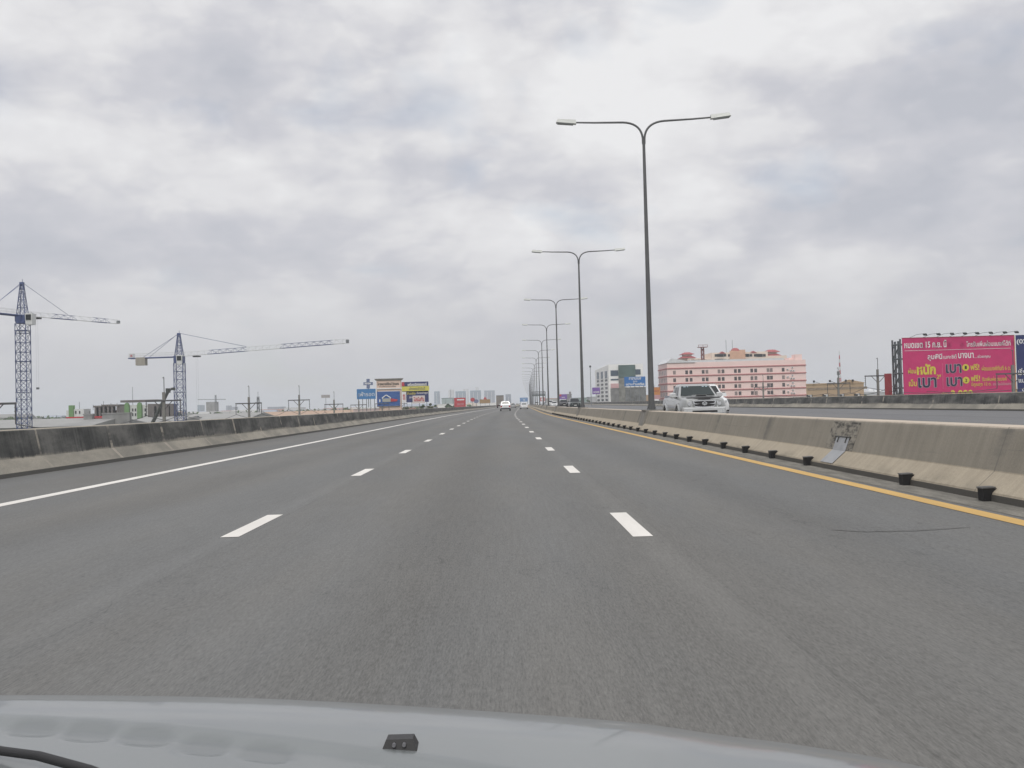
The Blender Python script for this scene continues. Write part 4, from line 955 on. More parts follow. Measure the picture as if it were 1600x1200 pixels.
for px, py, m_, lab in ((738.5, 624.5, REDP, 'small red round-topped sign beside the golden billboard'), (744, 627, mat('print_slate', (.16, .17, .28), .7), 'small slate blue balloon-like sign beside the golden billboard')):
    p0 = W(px, py, 480); t = thing('round_sign', lab, 'sign', (p0.x, 480, GZ)); h = p0.z - GZ
    b = MB(); b.disc((0, h), 1.1, -.15, .15, m_, 16, 'y', .95); b.build('panel', t); b = MB(); b.tube([(0, 0, 0), (0, 0, h - .8)], .12, STEEL, 6); b.build('pole', t)
t, w, H = block('pale green glass-fronted shed before the hazy skyscrapers', 690, 707, 622.5, 640, 20, mat('pale_green_wall', (.36, .42, .40), .7, 0, .2, .1), roof=GG)
t, w, H = block('white showroom under the hazy skyscrapers', 684, 708, 632, 520, 15, WH)
# sign board on a pole, lattice aerial and far crane at left
p0 = W(508.5, 619, 420); bl, pn, w, zb, zt = billboard('small grey board on a single pole above the peach roof', 502, 515.5, 617, 621.5, 420, mat('board_grey', (.33, .31, .31), .7), .3, 1)
p0 = W(403, 612, 420); t = thing('telecom_mast', 'small lattice aerial behind the peach-roofed warehouse', 'mast', (p0.x, 420, GZ)); zt = p0.z - GZ; b = MB(); lattice(b, (0, 0, 0), (0, 0, zt - 2), 1.2, .7, STEEL, .1, 2); b.bar((0, 0, zt - 2), (0, 0, zt), .08, STEEL); b.build('mast', t)
b = MB(); b.box(-1, 1, -.8, .8, zt - 4.6, zt - 4.3, STEEL); b.build('platform', t)
t, w, H = block('unfinished grey tower in the haze right of the second tower crane', 322, 335.5, 628.5, 900, 12, ROUGH, 'building', 'tower_block', roof=ROUGH)
p0 = W(330, 622, 905); t = thing('tower_crane', 'tiny hazy tower crane on top of the unfinished grey tower', 'crane', (p0.x, 905, GZ + H * 0)); h = W(330, 617, 905).z - GZ
b = MB(); lattice(b, (0, 14, 0), (0, 14, h), 1.3, 1.0, STEEL, .15, 2.5); b.build('mast', t); zj = W(330, 623.5, 905).z - GZ
b = MB(); b.bar((-16, 14, zj), (9, 14, zj - .4), .28, STEEL); b.build('jib', t)
# --- hazy skyline
SK = [mat('haze_glass', (.20, .27, .33), .4, 0, .1, .02), mat('haze_white', (.60, .60, .60), .7, 0, .05, .02), mat('haze_grey', (.28, .31, .36), .6, 0, .1, .02)]
def tower(lab, a, c, y_, D, m_, top=None, fins=4):
    t, w, H = block(lab, a, c, y_, D, 30, m_, 'skyscraper', 'skyscraper', 'skyscrapers on the hazy skyline', roof=m_)
    b = MB()
    for i in range(fins): x = -w + 2 * w * (i + .5) / fins; b.box(x - w / fins * .28, x + w / fins * .28, -.8, -.01, 0, H - 3, SK[1] if i % 2 else SK[2])
    if fins: b.build('facade_strip', t)
    if top:
        q0, q1, qy = top; b = MB(); hh = W((q0 + q1) / 2, qy, D).z - GZ; f = D / F; m = (a + c) / 2; b.box((q0 - m) * f, (q1 - m) * f, 4, 16, H, hh, SK[1]); b.build('rooftop_block', t)
tower('grey-blue slab skyscraper, leftmost of the hazy group right of the advertising boards', 678.2, 686, 611.8, 2100, SK[0], None, 3)
tower('thin white skyscraper, left twin of the pale pair', 700.6, 703.6, 609, 2100, SK[1], None, 0)
tower('thin white skyscraper, right twin of the pale pair', 705, 708.4, 609, 2100, SK[1], None, 0)
tower('wide glassy skyscraper with a white roof block above the red billboard', 711.5, 727, 611.5, 2000, SK[0], (723.5, 727, 607.8), 5)
tower('narrow white slab skyscraper just right of the red billboard', 728.5, 731.2, 607.6, 2100, SK[1], None, 0)
tower('broad blue-grey skyscraper with a crane-like white roof block', 734.5, 751, 610.3, 2000, SK[0], (743, 747.5, 604.5), 5)
tower('stepped blue-grey skyscraper, rightmost of the hazy group', 756.5, 772.8, 610.3, 2050, SK[2], None, 5)
tower('pale square tower just right of the grey box truck', 790, 798.3, 616.5, 1300, SK[2], (790.2, 798, 615.8), 3)
tower('faint tower at the far left of the hazy skyline beyond the second crane', 308.5, 312.8, 633, 2000, SK[0], None, 0)
tower('faint narrow tower beyond the peach roof', 353, 356, 634, 2000, SK[2], None, 0)
tower('faint short tower behind the grey warehouse roof', 274, 280, 641, 1500, SK[0], None, 0)
tower('faint stubby tower left of the lattice aerial', 362, 365.5, 636, 1900, SK[2], None, 0)
tower('faint low tower above the peach roof', 418, 440, 636, 1500, SK[2], None, 0)
tower('faint pale hangar beyond the utility poles', 444, 470, 637, 1200, SK[1], None, 0)
# --- right of the median, far away
bl, pn, w, zb, zt = billboard('violet and red billboard above the oncoming dark cars', 873, 886, 616, 623.5, 480, VIO, .4, 2)
b = MB(); b.box(-w, -w * .35, -.03, -.01, zb + (zt - zb) * .6, zt, REDP); b.box(-w * .3, w * .5, -.03, -.01, zb + (zt - zb) * .3, zb + (zt - zb) * .4, WHT); b.build('stripe', pn)
t, w, H = block('grey stepped concrete building beside the violet billboard', 886.4, 893, 616.5, 500, 12, ROUGH); b = MB(); b.box(w * .2, w * .9, 1, 6, H, H + 1.4, ROUGH); b.build('rooftop_block', t)
t, w, H = block('long pale green factory left of the light mast', 893.5, 921, 622, 600, 25, mat('green_factory_wall', (.28, .36, .34), .8, 0, .15, .1))
b = MB(); b.box(-w, w, -.2, -.01, H * .55, H * .8, WH); b.build('banner', t)
t, w, H = block('low grey shed under the purple billboard', 921.5, 938, 620.5, 560, 20, mat('shed_grey', (.42, .43, .44), .8))
bl, pn, w, zb, zt = billboard('pink hoarding with a white disc beyond the oncoming traffic', 842.5, 852.5, 621, 627, 560, mat('print_pinkish2', (.50, .22, .22), .7), .4, 2)
b = MB(); b.disc((0, (zb + zt) / 2), (zt - zb) * .34, -.05, -.01, WHT, 16, 'y'); b.build('logo', pn)
t, w, H = block('orange-roofed low building beyond the oncoming white cars', 853.5, 872, 623, 650, 20, LG, roof=mat('orange_roof', (.45, .25, .14), .8))
t, w, H = block('low tan wall building right of the white office', 1008, 1019, 618, 460, 20, TAN)
# overhead signs on the expressway
D = 900; x0, x1, z0, z1 = bbrect(812.3, 824.8, 621.3, 627.5, D); cx = (x0 + x1) / 2; w = (x1 - x0) / 2
t = thing('direction_sign', 'blue overhead direction sign far ahead above the white sedan', 'road sign', (cx, D, 0)); b = MB(); b.box(-w, w, 0, .2, z0, z1, mat('sign_blue', (.05, .17, .38), .5)); pn = b.build('panel', t)
b = MB(); b.box(-w * .2, w * .3, -.05, -.01, z0 + 1.2, z0 + 1.8, WHT); b.box(-w * .6, w * .6, -.05, -.01, z0 + 2.4, z0 + 2.7, mat('sign_pale', (.3, .45, .6), .5)); b.build('legend', pn)
b = MB()
for x in (-w * .85, w * .85): b.box(x - .2, x + .2, .22, .6, 0, z1 - .2, STEEL)
b.build('support_frame', t)
D = 450; x0 = W(831, 617, D).x; x1 = W(852, 617, D).x
t = thing('sign_gantry', 'grey overhead gantry spanning part of the oncoming lanes', 'gantry', (x0, D, 0)); wv = x1 - x0; zA = W(842, 612, D).z; zB = W(842, 617.3, D).z; b = MB()
for z in (zA, zA - .7):
    b.bar((0, 0, z), (wv, 0, z), .12, STEEL); b.bar((0, 1, z), (wv, 1, z), .12, STEEL)
for i in range(12): b.bar((wv * i / 12, 0, zA), (wv * (i + 1) / 12, 0, zA - .7), .06, STEEL)
b.build('truss', t); b = MB(); b.box(.3, wv * .98, .2, .3, zB - .45, zB + .45, mat('sign_back_grey', (.16, .19, .19), .6)); b.build('panel', t); b = MB()
for x in (0, wv): b.box(x - .15, x + .15, .35, .65, 0, zA, STEEL)
b.build('post', t)
# --- trees and distant sprawl
def leaf_mat(name, c):
    b = NB(name, .8, 'Object'); n1 = b.noise((.6, .6, .6), 4, .6); return b.done(b.mix(b.rng(n1, .35, .65), tuple(v * .6 for v in c), tuple(v * 1.4 for v in c)))
LF = leaf_mat('foliage', (.070, .105, .045)); LF2 = leaf_mat('foliage_olive', (.10, .115, .055)); BARK = mat('bark', (.10, .08, .06), .9)
def tree(label, px, pyt, D, wpx, m, n=420):
    p0 = W(px, pyt, D); H = p0.z - GZ; r = wpx / 2 * D / F; t = thing('tree', label, 'tree', (p0.x, D, GZ), random.uniform(0, 3), 'trees beside the expressway')
    b = MB(); b.tube([(0, 0, 0), (.1, 0, H * .4), (0, .1, H * .75)], [.32, .24, .1], BARK, 7)
    for i in range(6): a = i * 1.05; b.tube([(0, 0, H * .45), (math.cos(a) * r * .6, math.sin(a) * r * .6, H * (.62 + .05 * (i % 3)))], [.12, .04], BARK, 5)
    b.build('trunk', t); b = MB(); cl = [(random.uniform(-.62, .62) * r, random.uniform(-.62, .62) * r, H * random.uniform(.55, .90), r * random.uniform(.28, .48)) for _ in range(9)] + [(0, 0, H * .93 - r * .2, r * .35)]
    for i in range(n):
        c = random.choice(cl); v = Vector((random.gauss(0, 1), random.gauss(0, 1), random.gauss(0, 1))).normalized() * c[3] * random.uniform(.6, 1.05)
        q = Vector(c[:3]) + v; s_ = random.uniform(.25, .55) * max(.8, r / 5); a = Vector((random.gauss(0, 1), random.gauss(0, 1), random.gauss(0, .6))).normalized() * s_; e = a.cross(v.normalized()).normalized() * s_ * .7
        b.quad(q - a, q - e, q + a, q + e, m)
    b.build('crown', t)
TR = [('bushy tree at the foot of the stacked advertising boards', 661, 628, 325, 15, LF), ('olive tree between the advertising boards and the grey skyscraper', 672, 626, 360, 12, LF2),
      ('dark tree just left of the white showroom', 680, 629, 400, 11, LF), ('low tree under the house-logo gateway', 636, 632, 330, 12, LF2), ('round tree in front of the pale tower right of the box truck', 802, 628.5, 950, 8, LF),
      ('tree left of the raw concrete core', 120, 651, 330, 18, LF2), ('small tree at the end of the pale green factory', 918, 622, 560, 10, LF), ('tree between the tan building and the tanks', 1352, 612, 300, 8, LF), ('slender tree rising behind the white tanks', 1387, 604, 330, 7, LF2),
      ('tree beyond the peach-roofed warehouse', 545, 637, 520, 14, LF)]
for a in TR: tree(*a)
b = MB(); cols_ = [SK[2], LG, mat('far_grey_roof', (.26, .26, .25), .8), mat('far_roof_red', (.30, .15, .11), .8), mat('far_tan', (.40, .34, .27), .8)]
for i in range(1500):
    y = random.uniform(520, 3600); x = random.uniform(-.62, .62) * y
    if abs(x - drift(y) - 8) < 40: continue
    w_, d_, h_ = random.uniform(6, 22), random.uniform(8, 25), random.choice((4, 6, 8, 10, 11, 12)) + random.uniform(0, 2)
    m_ = random.choice(cols_); b.box(x - w_, x + w_, y, y + d_, GZ, GZ + h_, m_)
    if random.random() < .5:
        zz = GZ + h_; rm = random.choice(cols_); b.add([(x - w_ - .5, y - .5, zz), (x + w_ + .5, y - .5, zz), (x + w_ + .5, y + d_, zz), (x - w_ - .5, y + d_, zz), (x - w_, y + d_ / 2, zz + 2.2), (x + w_, y + d_ / 2, zz + 2.2)], [(0, 1, 5, 4), (2, 3, 4, 5), (0, 4, 3), (1, 2, 5)], rm)
tag(b.build('city_sprawl'), 'distant sea of low roofs fading into the haze', None, None, 'stuff')
b = MB()
for i in range(8000):
    y = 480 + 2200 * random.random() ** 1.5; x = random.uniform(-.60, .60) * y
    if abs(x - drift(y) - 8) < 34: continue
    H = random.uniform(7, 13)
    for j in range(4):
        c = Vector((x + random.uniform(-3, 3), y + random.uniform(-3, 3), GZ + H * random.uniform(.45, 1))); a = Vector((random.gauss(0, 1), random.gauss(0, .6), random.gauss(0, 1))).normalized() * 2.2; e = Vector((random.gauss(0, 1), random.gauss(0, .6), random.gauss(0, 1))).normalized() * 2.0
        b.quad(c - a, c - e, c + a, c + e, LF)
tag(b.build('treetops'), 'scattered far-off treetops among the distant roofs', None, None, 'stuff')
#==PART3==
# ------------------------------------------------------------------ vehicles (front faces -Y at rz = 0)
def paint(name, col, metal=.0, rough=.28):
    m = mat(name, col, rough, metal, .03, 2, spec=.5); m.node_tree.nodes['Principled BSDF'].inputs['Coat Weight'].default_value = .6
    m.node_tree.nodes['Principled BSDF'].inputs['Coat Roughness'].default_value = .06; return m
P_SIL = paint('silver_paint', (.345, .355, .35), .40, .32); P_LSL = paint('light_silver_paint', (.58, .59, .59), .3, .28); P_WHT = paint('white_paint', (.70, .71, .71)); P_DRK = paint('dark_green_paint', (.025, .035, .032)); P_BLK = paint('black_paint', (.02, .02, .022)); P_GRY = paint('grey_paint', (.22, .24, .26), .4)
P_BGE = paint('beige_paint', (.42, .40, .33), .2)
def ring(y, zb, zt, wb, wm, wt, crown=.03):
    zm = zb + (zt - zb) * .55
    h = [(wb - .07, zb), (wb, zb + .07), (wm, zb + (zt - zb) * .3), (wm + .005, zm), (wt + .015, zt - .10), (wt - .02, zt - .035), (wt - .12, zt)]
    return [(x, y, z) for x, z in h] + [(wt * .4, y, zt + crown), (-wt * .4, y, zt + crown)] + [(-x, y, z) for x, z in reversed(h)]
KINDS = {
 'pickup': dict(L=5.15, st=[(0, .48, 1.00, .70, .76, .70), (.05, .40, 1.04, .78, .83, .76), (.22, .34, 1.07, .86, .895, .82), (.7, .32, 1.12, .88, .90, .82), (1.30, .32, 1.16, .88, .90, .82), (3.45, .32, 1.17, .88, .90, .83), (5.05, .38, 1.13, .87, .89, .83), (5.15, .44, 1.10, .82, .86, .80)],
      gh=(1.25, 3.40, 1.95, 3.00, 1.12, 1.60, .80, .64), wh=(.98, 4.12), wr=.37, hw=.90),
 'suv': dict(L=4.7, st=[(0, .42, .95, .70, .76, .70), (.06, .34, 1.0, .80, .84, .76), (.25, .30, 1.05, .87, .90, .82), (1.25, .30, 1.16, .89, .91, .84), (4.3, .32, 1.18, .89, .91, .84), (4.62, .36, 1.12, .86, .89, .82), (4.7, .42, 1.05, .80, .84, .78)],
      gh=(1.15, 4.60, 1.90, 4.30, 1.12, 1.70, .82, .66), wh=(.95, 3.75), wr=.38, hw=.91),
 'sedan': dict(L=4.5, st=[(0, .35, .68, .66, .70, .62), (.08, .25, .76, .76, .80, .70), (.3, .22, .82, .84, .86, .76), (1.2, .20, .95, .86, .88, .80), (3.6, .20, .98, .86, .88, .80), (4.3, .26, .98, .84, .86, .76), (4.5, .36, .88, .74, .78, .68)],
      gh=(1.1, 4.0, 1.85, 3.25, .92, 1.36, .78, .58), wh=(.90, 3.55), wr=.32, hw=.88),
 'van': dict(L=4.9, st=[(0, .42, 1.0, .70, .76, .70), (.1, .30, 1.15, .82, .86, .78), (.4, .26, 1.22, .86, .88, .84), (4.7, .28, 1.25, .86, .88, .84), (4.9, .34, 1.2, .82, .85, .80)],
      gh=(.35, 4.85, 1.05, 4.70, 1.18, 1.88, .84, .72), wh=(.9, 3.9), wr=.35, hw=.88)}
def lerp3(a, b, t): return Vector(a).lerp(Vector(b), t)
def patch(b, A, B, Cc, D_, u0, u1, v0, v1, off, m):   # A B bottom, D C top
    A, B, Cc, D_ = map(Vector, (A, B, Cc, D_)); n = (B - A).cross(D_ - A).normalized() * off
    f = lambda u, v: (A.lerp(B, u)).lerp(D_.lerp(Cc, u), v) + n
    b.quad(f(u0, v0), f(u1, v0), f(u1 - .01, v1), f(u0 + .01, v1), m)
def vehicle(kind, label, cat, x, y, z, rz, pm, name='parked_car', wind_tint=GLASS, group=None, detail=True):
    K = KINDS[kind]; t = thing(name, label, cat, (x, y, z), rz, group); hw = K['hw']; L_ = K['L']
    b = MB(); oy = -L_ / 2
    b.rings([[(px, py + oy, pz) for px, py, pz in ring(*s_)] for s_ in K['st']], pm)
    yb0, yb1, yt0, yt1, z0, z1, w0, w1 = K['gh']; yb0 += oy; yb1 += oy; yt0 += oy; yt1 += oy
    B4 = [(-w0, yb0, z0), (w0, yb0, z0), (w0, yb1, z0), (-w0, yb1, z0)]; T4 = [(-w1, yt0, z1), (w1, yt0, z1), (w1, yt1, z1), (-w1, yt1, z1)]
    b.hexa(B4, T4, pm); i_ = .10
    R4 = [(-w1 + i_, yt0 + .16, z1 + .075), (w1 - i_, yt0 + .16, z1 + .075), (w1 - i_, yt1 - .12, z1 + .075), (-w1 + i_, yt1 - .12, z1 + .075)]
    b.hexa([(-w1, yt0, z1), (w1, yt0, z1), (w1, yt1, z1), (-w1, yt1, z1)], R4, pm)
    if kind == 'pickup':
        b.box(-.78, .78, 3.5 + oy, 5.08 + oy, 1.125, 1.215, pm)
    body = b.build('body', t, smooth=38)
    b = MB(); patch(b, B4[0], B4[1], T4[1], T4[0], .045, .955, .12, .95, .012, wind_tint); b.build('windshield', t)
    b = MB(); patch(b, B4[2], B4[3], T4[3], T4[2], .08, .92, .22, .90, .012, wind_tint); b.build('rear_window', t)
    for s_, (a, c, d, e) in ((1, (B4[1], B4[2], T4[2], T4[1])), (-1, (B4[3], B4[0], T4[0], T4[3]))):
        cuts = ((.16, .47), (.52, .83)) if kind != 'suv' else ((.14, .38), (.42, .66), (.70, .92))
        if s_ < 0: cuts = tuple((1 - q, 1 - p_) for p_, q in cuts)
        for p_, q in cuts: b = MB(); patch(b, a, c, d, e, p_, q, .16, .90, .012, wind_tint); b.build('side_window', t)
    for wy in K['wh']:
        for s_ in (-1, 1):
            b = MB(); b.disc((wy + oy, K['wr']), K['wr'], s_ * (hw - .20), s_ * (hw - .0), TYRE, 24); w_ = b.build('wheel', t, smooth=40)
            b = MB(); b.disc((wy + oy, K['wr']), K['wr'] * .62, s_ * (hw + .001), s_ * (hw + .012), RIM, 18); b.build('rim', w_)
            b = MB(); b.disc((wy + oy, K['wr'] + .04), K['wr'] + .07, s_ * (hw - .10), s_ * (hw + .0), BLACK, 24); b.build('wheel_arch', t)
    if not detail: return t
    f = K['st']; zf0, zf1 = f[0][1], f[0][2]
    for s_ in (-1, 1):
        b = MB(); zl = zf0 + (zf1 - zf0) * .58; zh = zf1 - .04
        b.hexa([(s_ * .43, oy - .03, zl), (s_ * .80, oy + .10, zl - .02), (s_ * .80, oy + .3, zl - .02), (s_ * .43, oy + .3, zl)], [(s_ * .43, oy - .01, zh - .02), (s_ * .82, oy + .14, zh), (s_ * .82, oy + .34, zh), (s_ * .43, oy + .3, zh - .02)], LAMPG); b.build('headlight', t)
        b = MB(); b.hexa([(s_ * .60, oy + L_ - .12, zf0 + .28), (s_ * (hw - .05), oy + L_ - .25, zf0 + .28), (s_ * (hw - .05), oy + L_ + .0, zf0 + .28), (s_ * .60, oy + L_ + .02, zf0 + .28)],
                           [(s_ * .60, oy + L_ - .12, zf1 + .02), (s_ * (hw - .06), oy + L_ - .25, zf1 + .02), (s_ * (hw - .06), oy + L_ + .0, zf1 + .02), (s_ * .60, oy + L_ + .01, zf1 + .02)], REDL); b.build('tail_light', t)
        b = MB(); b.hexa([(s_ * (w0 - .02), yb0 + .42, z0 + .02), (s_ * (w0 + .26), yb0 + .42, z0 + .02), (s_ * (w0 + .26), yb0 + .56, z0 + .04), (s_ * (w0 - .02), yb0 + .56, z0 + .04)],
                           [(s_ * (w0 + .06), yb0 + .44, z0 + .20), (s_ * (w0 + .24), yb0 + .44, z0 + .20), (s_ * (w0 + .24), yb0 + .54, z0 + .20), (s_ * (w0 + .06), yb0 + .54, z0 + .20)], CHROME if pm is P_SIL else pm); b.build('wing_mirror', t)
    b = MB(); b.box(-.38, .38, oy - .025, oy + .02, zf0 + .30, zf1 - .10, BLACK); b.build('grille', t)
    b = MB(); b.box(-.22, .22, oy - .05, oy - .0, zf0 + .10, zf0 + .21, PLATE); b.box(-.22, .22, oy + L_ + .0, oy + L_ + .04, zf0 + .26, zf0 + .38, PLATE); b.build('number_plate', t)
    b = MB(); b.hexa([(-hw + .05, oy + L_ - .15, .34), (hw - .05, oy + L_ - .15, .34), (hw - .12, oy + L_ + .09, .36), (-hw + .12, oy + L_ + .09, .36)], [(-hw + .03, oy + L_ - .15, .58), (hw - .03, oy + L_ - .15, .58), (hw - .12, oy + L_ + .08, .56), (-hw + .12, oy + L_ + .08, .56)], BLACK if kind in ('suv', 'pickup') else pm); b.build('rear_bumper', t)
    return t

# the silver pickup in the nearest oncoming lane
px_, py_ = 8.10, 43.6
tk = vehicle('pickup', 'silver pickup truck with black bonnet guard coming the other way behind the median', 'pickup truck', px_, py_, opz(8) , 0, P_SIL, 'pickup_truck', mat('green_tinted_glass', (.018, .028, .028), .10, spec=.28), detail=False)
def pickup_face(t):
    oy = -5.15 / 2
    b = MB(); rg = []      # chrome surround of the grille
    def trap(w_t, w_b, z0, z1, y, n=7):
        top = [(w_t * (1 - 2 * i / n), y, z1 + .015 * math.sin(math.pi * i / n)) for i in range(n + 1)]; bot = [(-w_b * (1 - 2 * i / n), y, z0 - .03 * math.sin(math.pi * i / n)) for i in range(n + 1)]
        return top + bot
    b.rings([trap(.50, .40, .70, .985, oy + .02), trap(.49, .39, .71, .975, oy - .055)], CHROME); gr = b.build('grille', t, smooth=30)
    for z0, z1 in ((.76, .825), (.865, .935)):
        b = MB(); b.rings([trap(.42, .385, z0, z1, oy - .056), trap(.42, .385, z0, z1, oy - .062)], BLACK); b.build('grille_opening', gr)
    b = MB(); b.disc((0, .855), .105, oy - .078, oy - .063, CHROME, 24, 'y', .075); b.disc((0, .855), .085, oy - .079, oy - .0785, mat('emblem_grey', (.25, .26, .27), .4), 24, 'y', .055)
    b.disc((0, .855), .032, oy - .084, oy - .079, CHROME, 16, 'y', .052); b.disc((0, .875), .06, oy - .084, oy - .0795, CHROME, 16, 'y', .022); b.build('emblem', gr)
    for s in (-1, 1):
        b = MB(); pr = [(.50, .72), (.56, .69), (.78, .74), (.83, .90), (.82, .99), (.58, .995), (.51, .95)]
        yy = lambda x: oy - .035 + max(0, x - .5) * .55
        r0 = [(s * x, yy(x), z) for x, z in pr]; r1 = [(s * x, yy(x) + .25, z) for x, z in pr]
        b.rings([r0, r1], LAMPG); hl = b.build('headlight', t)
        b = MB(); b.disc((s * .60, .85), .075, oy - .045, oy + .05, CHROME, 14, 'y'); b.build('reflector', hl)
        b = MB(); b.disc((s * .70, .54), .06, oy - .085, oy + .05, LAMPG, 14, 'y'); b.build('fog_lamp', t)
        # mirror
        b = MB(); X0, X1 = .84, 1.10
        pts = lambda y, k: [(s * (X0 + (X1 - X0) * u), y, 1.20 + v * k) for u, v in ((0, -.09), (.7, -.11), (1, -.04), (.95, .08), (.6, .12), (.1, .10))]
        b.rings([pts(oy + 1.62, .7), pts(oy + 1.66, 1.0), pts(oy + 1.80, 1.0)], P_LSL); mm = b.build('wing_mirror', t, smooth=40)
        b = MB(); b.box(min(s * .80, s * .9), max(s * .80, s * .9), oy + 1.68, oy + 1.78, 1.08, 1.15, BLACK); b.build('mirror_arm', mm)
        # flared arches
        for wy in (.98, 4.12):
            b = MB(); arc = [[(s * (hw_), oy + wy + math.cos(a) * r, .37 + math.sin(a) * r) for a in [math.pi * i / 12 for i in range(13)]] for hw_, r in ((.895, .52), (.955, .47), (.955, .42), (.90, .41))]
            for r0, r1 in zip(arc, arc[1:]):
                for i in range(12): b.quad(r0[i], r0[i + 1], r1[i + 1], r1[i], P_SIL)
            b.build('arch_flare', t, smooth=50)
    b = MB(); bw = lambda y, w, z0, z1: [(w, y + .08, z0), (w, y + .08, z1), (w * .8, y, z1), (-w * .8, y, z1), (-w, y + .08, z1), (-w, y + .08, z0), (-w * .8, y, z0), (w * .8, y, z0)]
    b.rings([bw(oy + .10, .88, .40, .72), bw(oy - .06, .86, .42, .70), bw(oy - .10, .82, .46, .665)], P_LSL); b.build('front_bumper', t, smooth=35)
    b = MB(); b.box(-.50, .50, oy - .115, oy - .09, .50, .575, BLACK); b.build('lower_intake', t)
    b = MB(); b.box(-.21, .21, oy - .14, oy - .116, .43, .50, PLATE); b.build('number_plate', t)
    # black bonnet guard: curved strip on the bonnet's leading edge
    b = MB(); r0, r1, r2 = [], [], []
    for i in range(13):
        x = -.70 + 1.4 * i / 12; c = (x / .7) ** 2; r0.append((x, oy - .02 + .12 * c, .995 + .015 * (1 - c))); r1.append((x, oy - .00 + .14 * c, 1.075 + .03 * (1 - c) - .03 * c)); r2.append((x * .97, oy + .26 + .06 * c, 1.105 + .04 * (1 - c)))
    for p, q in ((r0, r1), (r1, r2)):
        for i in range(12): b.quad(p[i], p[i + 1], q[i + 1], q[i], BLACK)
    b.build('bonnet_guard', t, smooth=60)
    b = MB(); b.hexa([(-.27, oy + .62, 1.10), (.27, oy + .62, 1.10), (.33, oy + 1.15, 1.13), (-.33, oy + 1.15, 1.13)], [(-.22, oy + .60, 1.215), (.22, oy + .60, 1.215), (.28, oy + 1.15, 1.205), (-.28, oy + 1.15, 1.205)], P_SIL); sp = b.build('bonnet_scoop', t)
    b = MB(); b.box(-.20, .20, oy + .585, oy + .60, 1.155, 1.20, BLACK); b.build('scoop_opening', sp)
    b = MB(); b.tube([(-.55, oy + 1.25, 1.17), (.1, oy + 1.33, 1.22)], .012, BLACK, 5); b.tube([(0, oy + 1.25, 1.17), (.62, oy + 1.33, 1.22)], .012, BLACK, 5); b.build('wiper', t)
    b = MB()
    for a, c in ((-.50, -.40), (-.34, -.30), (.28, .36), (.42, .50)): b.quad((a, oy + 1.83, 1.545), (c, oy + 1.83, 1.545), (c, oy + 1.86, 1.575), (a, oy + 1.86, 1.575), mat('sticker_pale', (.35, .45, .50), .5))
    b.build('sticker', t)
    for s in (-1, 1):
        for q in (1.95, 2.9): b = MB(); b.box(min(s * .905, s * .93), max(s * .905, s * .93), oy + q + .45, oy + q + .62, .98, 1.01, CHROME); b.build('door_handle', t)
pickup_face(tk)
sv = vehicle('suv', 'white sport utility car half hidden behind the silver pickup', 'car', 10.25, 52.35, opz(10.3), 0, P_WHT, 'car')
sv2 = MB(); sv2.hexa([(.46, -2.36, .50), (.86, -2.20, .50), (.86, -2.0, .50), (.46, -2.0, .50)], [(.46, -2.37, .70), (.885, -2.20, .72), (.885, -2.0, .72), (.46, -2.0, .70)], BLACK); sv2.build('lower_intake', sv)
sv2 = MB(); sv2.hexa([(.46, -2.40, .80), (.86, -2.22, .82), (.86, -1.95, .82), (.46, -2.0, .80)], [(.46, -2.385, .95), (.885, -2.16, 1.0), (.885, -1.9, 1.0), (.46, -2.0, .95)], mat('smoked_lamp', (.12, .13, .135), .15)); sv2.build('lamp_surround', sv)
sv2 = MB(); sv2.disc((.68, .89), .055, -2.37, -2.2, LAMPG, 12, 'y'); sv2.build('lamp_reflector', sv)
sv2 = MB(); sv2.box(.46, .84, -2.33, -2.1, .40, .47, BLACK); sv2.build('skid_plate', sv)
fx = lambda px, D: (px - 785) / F * D
vehicle('suv', 'white estate car with dark rear bumper in the middle lane ahead', 'car', fx(789.6, 180), 182, 0, math.pi, P_WHT, 'car')
vehicle('sedan', 'white saloon car in the right lane ahead under the blue sign', 'car', fx(819, 235), 237, 0, math.pi, P_WHT, 'car')
vehicle('sedan', 'silver saloon just right of the white estate car ahead', 'car', fx(801.5, 320), 320, 0, math.pi, P_SIL, 'car')
vehicle('sedan', 'beige car far ahead between the silver saloon and the white saloon', 'car', fx(808, 430), 430, 0, math.pi, P_BGE, 'car')
vehicle('sedan', 'tiny dark car at the far end of the middle lane', 'car', fx(812, 640), 640, 0, math.pi, P_BLK, 'car')
# grey box truck in the left lane
tx_, ty_ = fx(781.5, 345), 345
t = thing('box_truck', 'tall grey box truck in the left lane ahead of the white estate car', 'truck', (tx_, ty_, 0))
BXM = mat('truck_box_grey', (.22, .20, .18), .7, 0, .1, .6)
b = MB(); b.box(-1.25, 1.25, 0, 7, 1.05, 4.25, BXM); bx = b.build('cargo_box', t); b = MB(); b.box(-1.27, 1.27, -.03, -.002, 4.05, 4.28, mat('truck_trim', (.12, .12, .12), .7)); b.box(-1.28, -1.18, -.04, 0, 1.05, 4.05, BXM); b.box(.0, .03, -.02, 0, 1.1, 4.0, BLACK); b.build('rear_door', bx)
b = MB(); b.box(-1.1, 1.1, .2, 9, .65, 1.04, BLACK); b.build('chassis', t); b = MB(); b.hexa([(-1.1, 7.2, .7), (1.1, 7.2, .7), (1.1, 9, .7), (-1.1, 9, .7)], [(-1.05, 7.2, 2.6), (1.05, 7.2, 2.6), (1.0, 8.7, 2.6), (-1.0, 8.7, 2.6)], P_GRY); b.build('cab', t)
for wy in (1.4, 2.6, 7.9):
    for s in (-1, 1): b = MB(); b.disc((wy, .5), .5, s * .75, s * 1.15, TYRE, 18); b.build('wheel', t)
for s in (-1, 1): b = MB(); b.box(s * .9 - .15, s * .9 + .15, .12, .19, .75, .90, REDL); b.build('tail_light', t)
